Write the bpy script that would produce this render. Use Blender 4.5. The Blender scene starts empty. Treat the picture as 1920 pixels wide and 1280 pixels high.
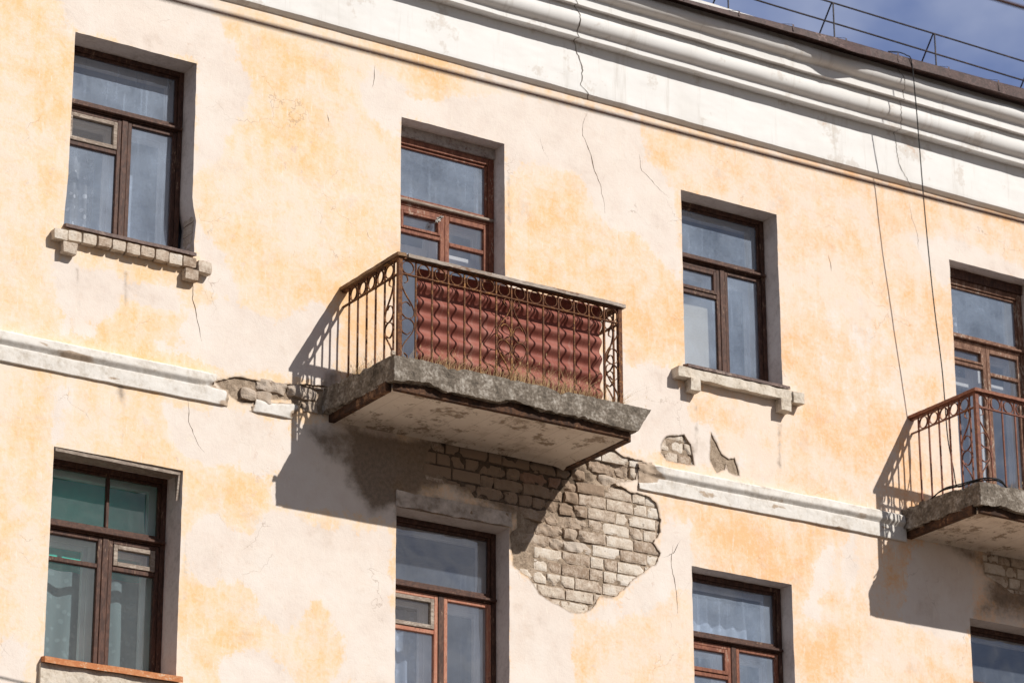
import bpy, bmesh, math, random
import numpy as np
from mathutils import Vector, Matrix, noise
from mathutils.geometry import delaunay_2d_cdt

S = bpy.context.scene
COL = S.collection
rnd = random.Random(7)

# ------------------------------------------------------------------ camera
CF, CYAW, CPITCH, CROLL = 6005.0878, 0.574548955, 0.357835671, -0.003402618
CPOS = Vector((0.0, -21.36896, 1.6))
_f = Vector((math.sin(CYAW)*math.cos(CPITCH), math.cos(CYAW)*math.cos(CPITCH), math.sin(CPITCH)))
_r = Vector((math.cos(CYAW), -math.sin(CYAW), 0)); _u = _r.cross(_f)
_c, _s = math.cos(CROLL), math.sin(CROLL)
CR, CU = _c*_r + _s*_u, -_s*_r + _c*_u
cam = bpy.data.cameras.new('camera'); camo = bpy.data.objects.new('camera', cam); COL.objects.link(camo)
cam.sensor_fit = 'HORIZONTAL'; cam.sensor_width = 36; cam.lens = CF/1920*36
cam.clip_start = 0.1; cam.clip_end = 2000
cam.dof.use_dof = True; cam.dof.focus_distance = 25.6; cam.dof.aperture_fstop = 2.8
M = Matrix((CR, CU, -_f)).transposed().to_4x4(); M.translation = CPOS
camo.matrix_world = M
S.camera = camo

def at(px, py, Y=0.0):
    """point of the photograph carried onto the vertical plane y = Y"""
    d = CR*((px-960)/CF) + CU*(-(py-640)/CF) + _f
    return CPOS + d*((Y-CPOS.y)/d.y)
def xz(pts, Y=0.0):
    o = []
    for p in pts:
        v = at(p[0], p[1], Y); o.append((v.x, v.z))
    return o

# ------------------------------------------------------------------ light
SUN = Vector((0.49, -1.0, 0.85)).normalized()
w = bpy.data.worlds.new('World'); S.world = w; w.use_nodes = True
nt = w.node_tree; nt.nodes.clear()
def nn(nt, t, **k):
    n = nt.nodes.new(t)
    for a, b in k.items(): setattr(n, a, b)
    return n
sky = nn(nt, 'ShaderNodeTexSky', sky_type='NISHITA', sun_disc=False)
sky.sun_elevation = math.asin(SUN.z); sky.sun_rotation = math.atan2(SUN.x, SUN.y)
sky.air_density = 1.0; sky.dust_density = 0.5; sky.ozone_density = 2.2
tc = nn(nt, 'ShaderNodeTexCoord')
mp = nn(nt, 'ShaderNodeMapping'); mp.inputs['Scale'].default_value = (1, 1, 1.9); mp.inputs['Location'].default_value = (5.165, 0.118, 1.951)
nt.links.new(tc.outputs['Generated'], mp.inputs[0])
cn = nn(nt, 'ShaderNodeTexNoise'); cn.inputs['Scale'].default_value = 3.6; cn.inputs['Detail'].default_value = 7; cn.inputs['Roughness'].default_value = 0.55
nt.links.new(mp.outputs[0], cn.inputs['Vector'])
cr = nn(nt, 'ShaderNodeMapRange', interpolation_type='SMOOTHSTEP'); cr.inputs[1].default_value = 0.33; cr.inputs[2].default_value = 0.62; cr.inputs[4].default_value = 0.8
nt.links.new(cn.outputs[0], cr.inputs[0])
cm = nn(nt, 'ShaderNodeMix', data_type='RGBA')
sv = nn(nt, 'ShaderNodeSeparateXYZ'); nt.links.new(tc.outputs['Generated'], sv.inputs[0])
cs = nn(nt, 'ShaderNodeMapRange', interpolation_type='SMOOTHSTEP'); cs.inputs[1].default_value = -0.5; cs.inputs[2].default_value = 0.3; cs.inputs[3].default_value = 0.72; cs.inputs[4].default_value = 1.0
nt.links.new(sv.outputs[1], cs.inputs[0])
cq = nn(nt, 'ShaderNodeMath', operation='MULTIPLY'); nt.links.new(cr.outputs[0], cq.inputs[0]); nt.links.new(cs.outputs[0], cq.inputs[1])
nt.links.new(cq.outputs[0], cm.inputs[0]); tn = nn(nt, 'ShaderNodeMix', data_type='RGBA', blend_type='MULTIPLY'); tn.inputs[0].default_value = 1.0; ts = nn(nt, 'ShaderNodeMix', data_type='RGBA'); ts.inputs[6].default_value = (0.98, 1.0, 1.18, 1); ts.inputs[7].default_value = (1.4, 2.05, 3.5, 1)  # sky split by direction: unseen front half toned to set the fill
nt.links.new(sky.outputs[0], tn.inputs[6]); nt.links.new(tn.outputs[2], cm.inputs[6])
cc = nn(nt, 'ShaderNodeMix', data_type='RGBA'); cc.inputs[6].default_value = (23, 22.5, 22.5, 1); cc.inputs[7].default_value = (20.0, 21.5, 26.0, 1)
c2 = nn(nt, 'ShaderNodeMapRange', interpolation_type='SMOOTHSTEP'); c2.inputs[1].default_value = -0.6; c2.inputs[2].default_value = 0.3
nt.links.new(ts.outputs[2], tn.inputs[7]); nt.links.new(c2.outputs[0], ts.inputs[0])
nt.links.new(sv.outputs[1], c2.inputs[0]); nt.links.new(c2.outputs[0], cc.inputs[0]); nt.links.new(cc.outputs[2], cm.inputs[7])
bg = nn(nt, 'ShaderNodeBackground'); bg.inputs[1].default_value = 0.03
wo = nn(nt, 'ShaderNodeOutputWorld')
nt.links.new(cm.outputs[2], bg.inputs[0]); nt.links.new(bg.outputs[0], wo.inputs[0])
sl = bpy.data.lights.new('sun', 'SUN'); sl.energy = 5.0; sl.angle = math.radians(0.5); sl.color = (1.0, 0.95, 0.88)
so = bpy.data.objects.new('sun', sl); COL.objects.link(so)
so.rotation_euler = SUN.to_track_quat('Z', 'Y').to_euler(); so.location = (20, -30, 40)
S.view_settings.view_transform = 'Standard'; S.view_settings.look = 'None'
S.view_settings.exposure = -0.07; S.view_settings.gamma = 1.0; S.view_settings.use_curve_mapping = False
S.cycles.max_bounces = 8; S.cycles.transparent_max_bounces = 12

# ------------------------------------------------------------------ material helper
class Mat:
    def __init__(s, name):
        s.m = bpy.data.materials.new(name); s.m.use_nodes = True
        s.t = s.m.node_tree; s.t.nodes.clear()
        s.out = s.t.nodes.new('ShaderNodeOutputMaterial')
        s.geo = s.t.nodes.new('ShaderNodeNewGeometry'); s.pos = s.geo.outputs['Position']
    def n(s, t, **k): return nn(s.t, t, **k)
    def put(s, sock, v):
        if hasattr(v, 'is_output'): s.t.links.new(v, sock)
        elif isinstance(v, (tuple, list)) and len(v) == 3 and sock.type == 'RGBA': sock.default_value = (*v, 1)
        else: sock.default_value = v
    def noise(s, scale, detail=6, rough=0.6, vec=None, stretch=None, dist=0.0):
        v = vec or s.pos
        if stretch:
            m = s.n('ShaderNodeMapping'); s.t.links.new(v, m.inputs[0]); m.inputs['Scale'].default_value = stretch; v = m.outputs[0]
        x = s.n('ShaderNodeTexNoise'); s.t.links.new(v, x.inputs['Vector'])
        x.inputs['Scale'].default_value = scale; x.inputs['Detail'].default_value = detail; x.inputs['Roughness'].default_value = rough; x.inputs['Distortion'].default_value = dist
        return x.outputs[0]
    def math(s, op, a, b=0.0, c=0.0):
        x = s.n('ShaderNodeMath', operation=op)
        s.put(x.inputs[0], a); s.put(x.inputs[1], b); s.put(x.inputs[2], c)
        return x.outputs[0]
    def rng(s, v, a, b, c=0.0, d=1.0):
        x = s.n('ShaderNodeMapRange', interpolation_type='SMOOTHSTEP')
        s.put(x.inputs[0], v); s.put(x.inputs[1], a); s.put(x.inputs[2], b); s.put(x.inputs[3], c); s.put(x.inputs[4], d)
        return x.outputs[0]
    def mix(s, f, a, b, blend='MIX'):
        x = s.n('ShaderNodeMix', data_type='RGBA', blend_type=blend)
        s.put(x.inputs[0], f); s.put(x.inputs[6], a); s.put(x.inputs[7], b)
        return x.outputs[2]
    def ramp(s, v, stops):
        x = s.n('ShaderNodeValToRGB'); e = x.color_ramp.elements
        while len(e) < len(stops): e.new(0.5)
        for q, (p, c) in zip(e, stops): q.position = p; q.color = (*c, 1)
        s.t.links.new(v, x.inputs[0]); return x.outputs[0]
    def attr(s, name):
        x = s.n('ShaderNodeAttribute', attribute_name=name); return x.outputs['Fac']
    def bump(s, h, strength=0.5, dist=0.01, prev=None):
        x = s.n('ShaderNodeBump'); x.inputs['Strength'].default_value = strength; x.inputs['Distance'].default_value = dist
        s.t.links.new(h, x.inputs['Height'])
        if prev: s.t.links.new(prev, x.inputs['Normal'])
        return x.outputs[0]
    def bsdf(s, col, rough=0.8, metal=0.0, normal=None, spec=0.3):
        x = s.n('ShaderNodeBsdfPrincipled')
        s.put(x.inputs['Base Color'], col); s.put(x.inputs['Roughness'], rough); s.put(x.inputs['Metallic'], metal)
        x.inputs['Specular IOR Level'].default_value = spec
        if normal: s.t.links.new(normal, x.inputs['Normal'])
        return x.outputs[0]
    def done(s, sh): s.t.links.new(sh, s.out.inputs[0]); return s.m

def m_wall():
    m = Mat('painted_plaster')
    b = m.attr('bare'); dirt = m.attr('dirt')
    nA = m.noise(1.5, 9, 0.62, dist=0.25); nB = m.noise(7, 9, 0.68); nC = m.noise(0.75, 5, 0.55); nD = m.noise(32, 6, 0.7)
    nV = m.noise(1.0, 7, 0.66, stretch=(13, 1, 1.7)); nF = m.noise(85, 4, 0.6)
    v = m.math('MULTIPLY_ADD', m.math('SUBTRACT', nA, 0.5), 1.7, b)
    v = m.math('MULTIPLY_ADD', m.math('SUBTRACT', nB, 0.5), 1.15, v)
    v = m.math('MULTIPLY_ADD', m.math('SUBTRACT', nV, 0.5), 0.62, v)
    v = m.math('MULTIPLY_ADD', m.math('SUBTRACT', nD, 0.5), 0.75, v)
    f = m.rng(v, 0.33, 0.55)
    # yellow lime wash: deep, mid and washed-out tones
    t = m.math('MULTIPLY_ADD', m.math('SUBTRACT', nB, 0.5), 1.1, m.math('MULTIPLY_ADD', m.math('SUBTRACT', nA, 0.5), 1.1, nC))
    t = m.math('MULTIPLY_ADD', m.math('SUBTRACT', nV, 0.5), 0.5, t)
    t = m.math('MULTIPLY_ADD', m.math('SUBTRACT', nD, 0.5), 0.95, t)
    t = m.math('MULTIPLY_ADD', b, 0.22, m.math('ADD', t, 0.05))
    sx = m.n('ShaderNodeSeparateXYZ'); m.t.links.new(m.pos, sx.inputs[0])
    side = m.rng(sx.outputs[0], 10.5, 18.0)
    ygold = m.ramp(t, [(0.22, (0.82, 0.54, 0.29)), (0.38, (0.82, 0.595, 0.38)), (0.53, (0.81, 0.635, 0.465)), (0.72, (0.79, 0.675, 0.56))])
    ypeach = m.ramp(t, [(0.22, (0.82, 0.49, 0.265)), (0.38, (0.82, 0.555, 0.36)), (0.53, (0.81, 0.61, 0.455)), (0.72, (0.79, 0.66, 0.555))])
    yel = m.mix(side, ygold, ypeach)
    u = m.math('MULTIPLY_ADD', m.math('SUBTRACT', nB, 0.5), 0.6, m.noise(1.9, 6, 0.6))
    bare = m.ramp(u, [(0.24, (0.62, 0.535, 0.48)), (0.38, (0.73, 0.645, 0.585)), (0.55, (0.77, 0.695, 0.635)), (0.78, (0.79, 0.735, 0.69))])
    bare = m.mix(m.rng(nD, 0.66, 0.72, 0, 0.5), bare, (0.66, 0.45, 0.38))
    col = m.mix(m.math('MULTIPLY', f, 0.88), yel, bare)
    chip = m.rng(m.math('MULTIPLY_ADD', m.math('SUBTRACT', nD, 0.5), 0.25, m.noise(11, 6, 0.62, dist=0.4)), 0.635, 0.65)
    chip = m.math('MULTIPLY', chip, m.rng(m.noise(1.1, 4, 0.5), 0.46, 0.60))
    col = m.mix(m.math('MULTIPLY', chip, 0.55), col, m.mix(m.rng(nA, 0.4, 0.6), (0.64, 0.49, 0.41), (0.80, 0.72, 0.62)))
    # light scratches and runs in the wash
    col = m.mix(m.rng(m.noise(1.0, 5, 0.7, stretch=(38, 1, 4.5)), 0.60, 0.65, 0, 0.62), col, (0.82, 0.75, 0.66))
    col = m.mix(m.rng(m.noise(3.2, 9, 0.72), 0.54, 0.70, 0, 0.30), col, (0.52, 0.42, 0.34))
    # dark specks and hairline crazing
    col = m.mix(m.rng(nF, 0.68, 0.74, 0, 0.5), col, (0.40, 0.29, 0.21))
    wob = m.n('ShaderNodeVectorMath', operation='SCALE')
    cl = m.n('ShaderNodeTexNoise'); cl.inputs['Scale'].default_value = 5; cl.inputs['Detail'].default_value = 5; m.t.links.new(m.pos, cl.inputs[0])
    m.t.links.new(cl.outputs['Color'], wob.inputs[0]); wob.inputs['Scale'].default_value = 0.35
    ad = m.n('ShaderNodeVectorMath', operation='ADD'); m.t.links.new(m.pos, ad.inputs[0]); m.t.links.new(wob.outputs[0], ad.inputs[1])
    vo = m.n('ShaderNodeTexVoronoi', feature='DISTANCE_TO_EDGE'); vo.inputs['Scale'].default_value = 2.6; m.t.links.new(ad.outputs[0], vo.inputs['Vector'])
    gate = m.rng(m.noise(1.7, 3, 0.5), 0.56, 0.64)
    crk = m.math('MULTIPLY', m.rng(vo.outputs[0], 0.003, 0.010, 1, 0), gate)
    col = m.mix(m.math('MULTIPLY', crk, 0.36), col, (0.30, 0.21, 0.15))
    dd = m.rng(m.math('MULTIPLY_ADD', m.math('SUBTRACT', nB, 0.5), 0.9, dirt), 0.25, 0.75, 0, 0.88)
    col = m.mix(dd, col, m.ramp(nD, [(0.3, (0.10, 0.068, 0.043)), (0.7, (0.25, 0.18, 0.125))]))  # dirt colours, deepened to carry shade below the slab as well
    h = m.math('MULTIPLY_ADD', nD, 0.5, nB)
    h = m.math('MULTIPLY_ADD', f, -0.10, h); h = m.math('MULTIPLY_ADD', chip, -0.25, h); h = m.math('MULTIPLY_ADD', crk, -0.35, h); h = m.math('MULTIPLY_ADD', nF, 0.22, h)
    return m.done(m.bsdf(col, 0.9, normal=m.bump(h, 0.30, 0.014), spec=0.15))

def m_stone(name, c0, c1, c2, scale=12, bump=0.5, bd=0.01, attr=None, ca=None, streak=0.0, rough=0.9):
    m = Mat(name)
    a = m.noise(scale, 8, 0.68); b = m.noise(scale*5, 5, 0.6)
    t = m.math('MULTIPLY_ADD', m.math('SUBTRACT', b, 0.5), 0.6, a)
    col = m.ramp(t, [(0.25, c0), (0.5, c1), (0.75, c2)])
    if streak:
        col = m.mix(m.rng(m.noise(1, 6, 0.65, stretch=(11, 3, 0.8)), 0.52, 0.70, 0, streak), col, tuple(x*0.62 for x in c1))
    if attr:
        f = m.rng(m.math('MULTIPLY_ADD', m.math('SUBTRACT', a, 0.5), 0.8, m.attr(attr)), 0.4, 0.55)
        col = m.mix(f, col, m.ramp(t, [(0.25, ca[0]), (0.7, ca[1])]))
    h = m.math('MULTIPLY_ADD', b, 0.5, a)
    return m.done(m.bsdf(col, rough, normal=m.bump(h, bump, bd), spec=0.15))

def m_paint(name, base, worn, bare, wear=0.5, rough=0.55, grain=(1, 1, 1), scale=14):
    m = Mat(name)
    a = m.noise(scale, 8, 0.7, stretch=grain); b = m.noise(scale*4, 5, 0.6, stretch=grain); c = m.noise(3, 4, 0.5)
    t = m.math('MULTIPLY_ADD', m.math('SUBTRACT', b, 0.5), 0.5, a)
    col = m.mix(m.rng(t, 0.40, 0.60), base, worn)
    k = m.math('MULTIPLY_ADD', m.math('SUBTRACT', c, 0.5), 0.8, t)
    col = m.mix(m.rng(k, 0.72-0.3*wear, 0.78-0.3*wear), col, bare)
    return m.done(m.bsdf(col, rough, normal=m.bump(t, 0.5, 0.004), spec=0.3))

def m_glass(name, dust=0.12, tint=(0.97, 0.98, 0.99), refl=0.14, dcol=(0.62, 0.68, 0.74)):
    m = Mat(name)
    wv = m.bump(m.noise(2.6, 2, 0.4), 0.5, 0.022)
    tr = m.n('ShaderNodeBsdfTransparent'); tr.inputs[0].default_value = (*tint, 1)
    gl = m.n('ShaderNodeBsdfGlossy'); gl.inputs['Roughness'].default_value = 0.015; m.t.links.new(wv, gl.inputs['Normal'])
    fr = m.n('ShaderNodeFresnel'); m.put(fr.inputs[0], m.math('MULTIPLY_ADD', m.geo.outputs['Backfacing'], 1/1.5-1.5, 1.5))
    mx = m.n('ShaderNodeMixShader'); out_ = m.math('SUBTRACT', 1.0, m.geo.outputs['Backfacing']); m.t.links.new(m.math('MULTIPLY', m.math('MULTIPLY_ADD', fr.outputs[0], 2.0, refl-0.06), out_), mx.inputs[0])
    m.t.links.new(tr.outputs[0], mx.inputs[1]); m.t.links.new(gl.outputs[0], mx.inputs[2])
    df = m.n('ShaderNodeBsdfDiffuse'); df.inputs[0].default_value = (*dcol, 1)
    d = m.math('MULTIPLY_ADD', m.math('SUBTRACT', m.noise(60, 3, 0.7), 0.5), dust*0.9, dust)
    d = m.math('MULTIPLY_ADD', m.math('SUBTRACT', m.noise(3, 5, 0.6), 0.5), dust*1.6, d)
    d = m.math('MULTIPLY_ADD', m.rng(m.noise(240, 1, 0.5), 0.72, 0.78), 0.2, d)
    d = m.math('MULTIPLY_ADD', m.rng(m.noise(1, 5, 0.6, stretch=(26, 1, 1.2)), 0.55, 0.75), dust*0.5, d)
    m2 = m.n('ShaderNodeMixShader'); m.t.links.new(m.math('MULTIPLY', m.math('MAXIMUM', d, 0.01), out_), m2.inputs[0])
    m.t.links.new(mx.outputs[0], m2.inputs[1]); m.t.links.new(df.outputs[0], m2.inputs[2])
    return m.done(m2.outputs[0])

def m_cloth(name, col, pat=0.0, alpha=0.25):
    m = Mat(name)
    df = m.n('ShaderNodeBsdfDiffuse'); tl = m.n('ShaderNodeBsdfTranslucent'); tr = m.n('ShaderNodeBsdfTransparent')
    v = m.n('ShaderNodeTexVoronoi'); v.inputs['Scale'].default_value = 14; m.t.links.new(m.pos, v.inputs['Vector'])
    k = m.rng(m.math('MULTIPLY_ADD', m.noise(14, 3), 0.5, v.outputs[0]), 0.45, 0.6)
    c = m.mix(m.math('MULTIPLY', k, pat), col, tuple(x*0.25 for x in col))
    m.put(df.inputs[0], c); m.put(tl.inputs[0], c)
    a = m.n('ShaderNodeMixShader'); a.inputs[0].default_value = 0.35; m.t.links.new(df.outputs[0], a.inputs[1]); m.t.links.new(tl.outputs[0], a.inputs[2])
    b = m.n('ShaderNodeMixShader'); m.put(b.inputs[0], m.math('MULTIPLY_ADD', k, pat*0.5, alpha)); m.t.links.new(a.outputs[0], b.inputs[1]); m.t.links.new(tr.outputs[0], b.inputs[2])
    return m.done(b.outputs[0])

WALL = m_wall()
REVEAL = m_stone('reveal_plaster', (0.52, 0.46, 0.42), (0.70, 0.63, 0.59), (0.76, 0.70, 0.66), 6, 0.5, 0.01)
BROKEN = m_stone('broken_plaster_edge', (0.30, 0.23, 0.17), (0.46, 0.36, 0.27), (0.56, 0.46, 0.36), 20, 0.6, 0.01)
MORTAR = m_stone('mortar', (0.20, 0.15, 0.105), (0.35, 0.27, 0.20), (0.47, 0.38, 0.295), 16, 0.8, 0.02, attr='soot', ca=((0.07, 0.05, 0.034), (0.17, 0.125, 0.09)))  # second colour pair paints the shade under the balcony slab
def m_brick():
    m = Mat('silicate_brick')
    a = m.noise(9, 8, 0.68); b = m.noise(55, 5, 0.65)
    id_ = m.attr('tone')
    t = m.math('MULTIPLY_ADD', m.math('SUBTRACT', b, 0.5), 0.7, a); t = m.math('MULTIPLY_ADD', m.math('SUBTRACT', id_, 0.5), 0.6, t)
    col = m.ramp(t, [(0.2, (0.30, 0.22, 0.16)), (0.40, (0.50, 0.41, 0.33)), (0.56, (0.62, 0.54, 0.45)), (0.76, (0.70, 0.64, 0.57))])
    col = m.mix(m.attr('red'), col, (0.34, 0.15, 0.10))
    col = m.mix(m.rng(m.attr('rough'), 0.1, 0.9, 0, 0.6), col, (0.33, 0.245, 0.18))
    p = m.rng(m.noise(38, 2, 0.5), 0.70, 0.75)
    col = m.mix(m.math('MULTIPLY', p, 0.6), col, (0.2, 0.15, 0.11))
    h = m.math('MULTIPLY_ADD', b, 0.6, a); h = m.math('MULTIPLY_ADD', p, -0.6, h)
    return m.done(m.bsdf(col, 0.92, normal=m.bump(h, 0.7, 0.012), spec=0.1))
BRICK = m_brick()
WHITE = m_stone('whitewash', (0.52, 0.465, 0.40), (0.70, 0.665, 0.62), (0.76, 0.735, 0.70), 6, 0.35, 0.012, attr='bare', ca=((0.26, 0.19, 0.135), (0.50, 0.40, 0.31)), streak=0.3)
def m_corn():
    m = Mat('cornice_whitewash')
    a = m.noise(1.3, 8, 0.6); b = m.noise(26, 6, 0.65); c = m.noise(1, 7, 0.7, stretch=(9, 2, 0.7)); d = m.noise(2.1, 9, 0.72)
    col = m.ramp(a, [(0.3, (0.72, 0.70, 0.675)), (0.5, (0.785, 0.775, 0.76)), (0.7, (0.80, 0.795, 0.785))])
    col = m.mix(m.rng(c, 0.54, 0.74, 0, 0.42), col, (0.42, 0.37, 0.31))
    col = m.mix(m.rng(d, 0.57, 0.62, 0, 0.5), col, (0.56, 0.50, 0.44))
    col = m.mix(m.rng(d, 0.655, 0.67, 0, 0.65), col, (0.58, 0.44, 0.35))
    col = m.mix(m.rng(m.noise(70, 3, 0.6), 0.70, 0.76, 0, 0.45), col, (0.28, 0.23, 0.19))
    return m.done(m.bsdf(col, 0.9, normal=m.bump(m.math('MULTIPLY_ADD', b, 0.25, a), 0.25, 0.012), spec=0.12))
CORN = m_corn()
CEMENT = m_stone('painted_cement', (0.34, 0.27, 0.20), (0.62, 0.55, 0.46), (0.72, 0.66, 0.58), 9, 0.6, 0.012, streak=0.2)
CRACK = m_stone('crack_dark', (0.06, 0.045, 0.035), (0.10, 0.08, 0.06), (0.15, 0.12, 0.09), 20, 0.2)
SLAB = m_stone('weathered_concrete', (0.05, 0.042, 0.034), (0.18, 0.15, 0.12), (0.48, 0.44, 0.39), 9, 0.55, 0.010, streak=0.5)
def m_soffit():
    m = Mat('soffit_concrete')
    a = m.noise(3.5, 8, 0.65); b = m.noise(40, 5, 0.6)
    col = m.ramp(a, [(0.25, (0.40, 0.33, 0.26)), (0.45, (0.72, 0.64, 0.56)), (0.7, (0.80, 0.73, 0.65))])
    sp = m.n('ShaderNodeSeparateXYZ'); m.t.links.new(m.pos, sp.inputs[0])
    fr = m.math('ABSOLUTE', m.math('SUBTRACT', m.math('FRACT', m.math('MULTIPLY', sp.outputs[0], 4.6)), 0.5))
    ln = m.rng(fr, 0.0, 0.035, 1, 0)
    col = m.mix(m.math('MULTIPLY', ln, 0.35), col, (0.33, 0.26, 0.2))
    col = m.mix(m.rng(m.noise(4.5, 8, 0.78), 0.52, 0.60, 0, 0.8), col, (0.24, 0.175, 0.12))
    col = m.mix(m.rng(b, 0.68, 0.74, 0, 0.6), col, (0.15, 0.11, 0.08))
    return m.done(m.bsdf(col, 0.9, normal=m.bump(m.math('MULTIPLY_ADD', ln, -0.4, b), 0.4, 0.008), spec=0.1))
SOFFIT = m_soffit()
RUST = m_paint('rusty_steel', (0.085, 0.034, 0.018), (0.19, 0.078, 0.030), (0.32, 0.16, 0.055), 0.3, 0.8, scale=22)
RUSTBEAM = m_paint('rusted_beam', (0.040, 0.020, 0.012), (0.095, 0.044, 0.022), (0.20, 0.11, 0.06), 0.25, 0.85, scale=9)
REDIRON = m_paint('red_brown_painted_iron', (0.15, 0.055, 0.035), (0.24, 0.09, 0.055), (0.30, 0.14, 0.06), 0.3, 0.6, scale=22)
GREYWOOD = m_paint('weathered_grey_wood', (0.30, 0.25, 0.21), (0.44, 0.38, 0.33), (0.20, 0.12, 0.08), 0.4, 0.85, grain=(0.15, 1, 1), scale=40)
BROWNRAIL = m_paint('brown_wood_rail', (0.20, 0.11, 0.055), (0.32, 0.20, 0.11), (0.10, 0.05, 0.03), 0.35, 0.8, grain=(1, 0.15, 1), scale=40)
REDRAIL = m_paint('red_brown_wood_rail', (0.20, 0.075, 0.045), (0.30, 0.13, 0.08), (0.40, 0.30, 0.22), 0.25, 0.7, scale=30)
WDARK = m_paint('dark_brown_window_wood', (0.050, 0.022, 0.015), (0.10, 0.046, 0.030), (0.24, 0.16, 0.11), 0.12, 0.6, grain=(1, 1, 0.25), scale=26)
WRED = m_paint('red_brown_window_wood', (0.17, 0.058, 0.034), (0.27, 0.105, 0.06), (0.38, 0.28, 0.22), 0.2, 0.65, grain=(1, 1, 0.3), scale=26)
WPINK = m_paint('faded_red_window_wood', (0.40, 0.155, 0.095), (0.48, 0.24, 0.16), (0.24, 0.10, 0.06), 0.35, 0.65, grain=(1, 1, 0.3), scale=26)
WMID = m_paint('brown_window_wood', (0.13, 0.060, 0.036), (0.24, 0.13, 0.085), (0.38, 0.30, 0.24), 0.3, 0.7, grain=(1, 1, 0.3), scale=26)
WGREY = m_paint('bleached_window_wood', (0.24, 0.19, 0.155), (0.36, 0.30, 0.25), (0.46, 0.40, 0.34), 0.4, 0.85, grain=(0.3, 1, 1), scale=30)
WWHITE = m_stone('white_inner_frame', (0.74, 0.74, 0.74), (0.82, 0.82, 0.82), (0.84, 0.84, 0.84), 4, 0.1, rough=0.5)
def m_sheet():
    m = Mat('red_painted_corrugated_sheet')
    a = m.noise(4, 8, 0.65); b = m.noise(30, 6, 0.7); c = m.noise(1, 6, 0.65, stretch=(22, 2, 1.6))
    col = m.ramp(a, [(0.3, (0.20, 0.055, 0.040)), (0.5, (0.265, 0.085, 0.062)), (0.7, (0.32, 0.125, 0.098))])
    col = m.mix(m.rng(c, 0.52, 0.70, 0, 0.45), col, (0.36, 0.20, 0.165))
    col = m.mix(m.rng(c, 0.46, 0.30, 0, 0.4), col, (0.13, 0.045, 0.035))
    col = m.mix(m.rng(b, 0.64, 0.70, 0, 0.55), col, (0.42, 0.29, 0.25))
    col = m.mix(m.rng(b, 0.36, 0.30, 0, 0.6), col, (0.10, 0.045, 0.035))
    return m.done(m.bsdf(col, 0.7, normal=m.bump(b, 0.35, 0.004), spec=0.25))
SHEET = m_sheet()
ROOFM = m_paint('brown_roof_metal', (0.045, 0.023, 0.020), (0.085, 0.046, 0.041), (0.20, 0.13, 0.12), 0.2, 0.6, scale=16)
SILLM = m_paint('dark_sill_metal', (0.075, 0.042, 0.034), (0.14, 0.085, 0.07), (0.22, 0.16, 0.13), 0.3, 0.6, scale=18)
SILLRUST = m_paint('rusty_sill_metal', (0.44, 0.155, 0.055), (0.52, 0.23, 0.10), (0.58, 0.43, 0.30), 0.35, 0.75, scale=18)
IRON = m_paint('black_iron', (0.025, 0.020, 0.020), (0.05, 0.04, 0.038), (0.09, 0.06, 0.05), 0.3, 0.6)
CABLE = m_stone('black_cable_rubber', (0.015, 0.015, 0.016), (0.025, 0.025, 0.026), (0.04, 0.04, 0.04), 20, 0.1, rough=0.6)
BCABLE = m_stone('brown_cable_sheath', (0.045, 0.020, 0.014), (0.065, 0.030, 0.022), (0.09, 0.045, 0.032), 20, 0.1, rough=0.7)
PLANE_GLASS = m_glass('dusty_window_glass', 0.215, refl=0.17, dcol=(0.62, 0.76, 0.98))
CLEAN_GLASS = m_glass('clear_window_glass', 0.09, refl=0.26, dcol=(0.62, 0.73, 0.92))
GRIME_GLASS = m_glass('grimy_window_glass', 0.07, refl=0.08, tint=(0.92, 0.97, 0.97), dcol=(0.6, 0.68, 0.68))
MILK_GLASS = m_glass('dull_vent_glass', 0.12, dcol=(0.42, 0.38, 0.35))
ROOMB = m_stone('room_blue_grey', (0.36, 0.45, 0.60), (0.42, 0.52, 0.69), (0.48, 0.58, 0.75), 3, 0.1)
ROOMT = m_stone('room_teal', (0.03, 0.60, 0.47), (0.04, 0.70, 0.56), (0.06, 0.76, 0.62), 3, 0.1)
ROOMD = m_stone('room_dark', (0.11, 0.12, 0.15), (0.14, 0.155, 0.19), (0.18, 0.20, 0.24), 3, 0.1)
LACE = m_cloth('lace_cloth', (0.82, 0.84, 0.88), 0.8, 0.08)
BEIGE = m_cloth('beige_cloth', (0.74, 0.72, 0.66), 0.0, 0.03)
SHEER = m_cloth('sheer_cloth', (0.62, 0.72, 0.88), 0.2, 0.18)
GREYC = m_cloth('grey_cloth', (0.34, 0.39, 0.42), 0.2, 0.05)
STRAW = m_stone('dry_straw', (0.34, 0.21, 0.10), (0.48, 0.33, 0.17), (0.60, 0.46, 0.27), 30, 0.1)
GROUND = m_stone('asphalt', (0.06, 0.048, 0.037), (0.085, 0.068, 0.053), (0.12, 0.095, 0.075), 3, 0.4)
BEIGESTONE = m_stone('beige_stone', (0.30, 0.24, 0.18), (0.45, 0.37, 0.29), (0.55, 0.48, 0.4), 30, 0.4)
RAG = m_stone('white_rag', (0.4, 0.38, 0.36), (0.55, 0.53, 0.5), (0.65, 0.63, 0.61), 20, 0.4)

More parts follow.
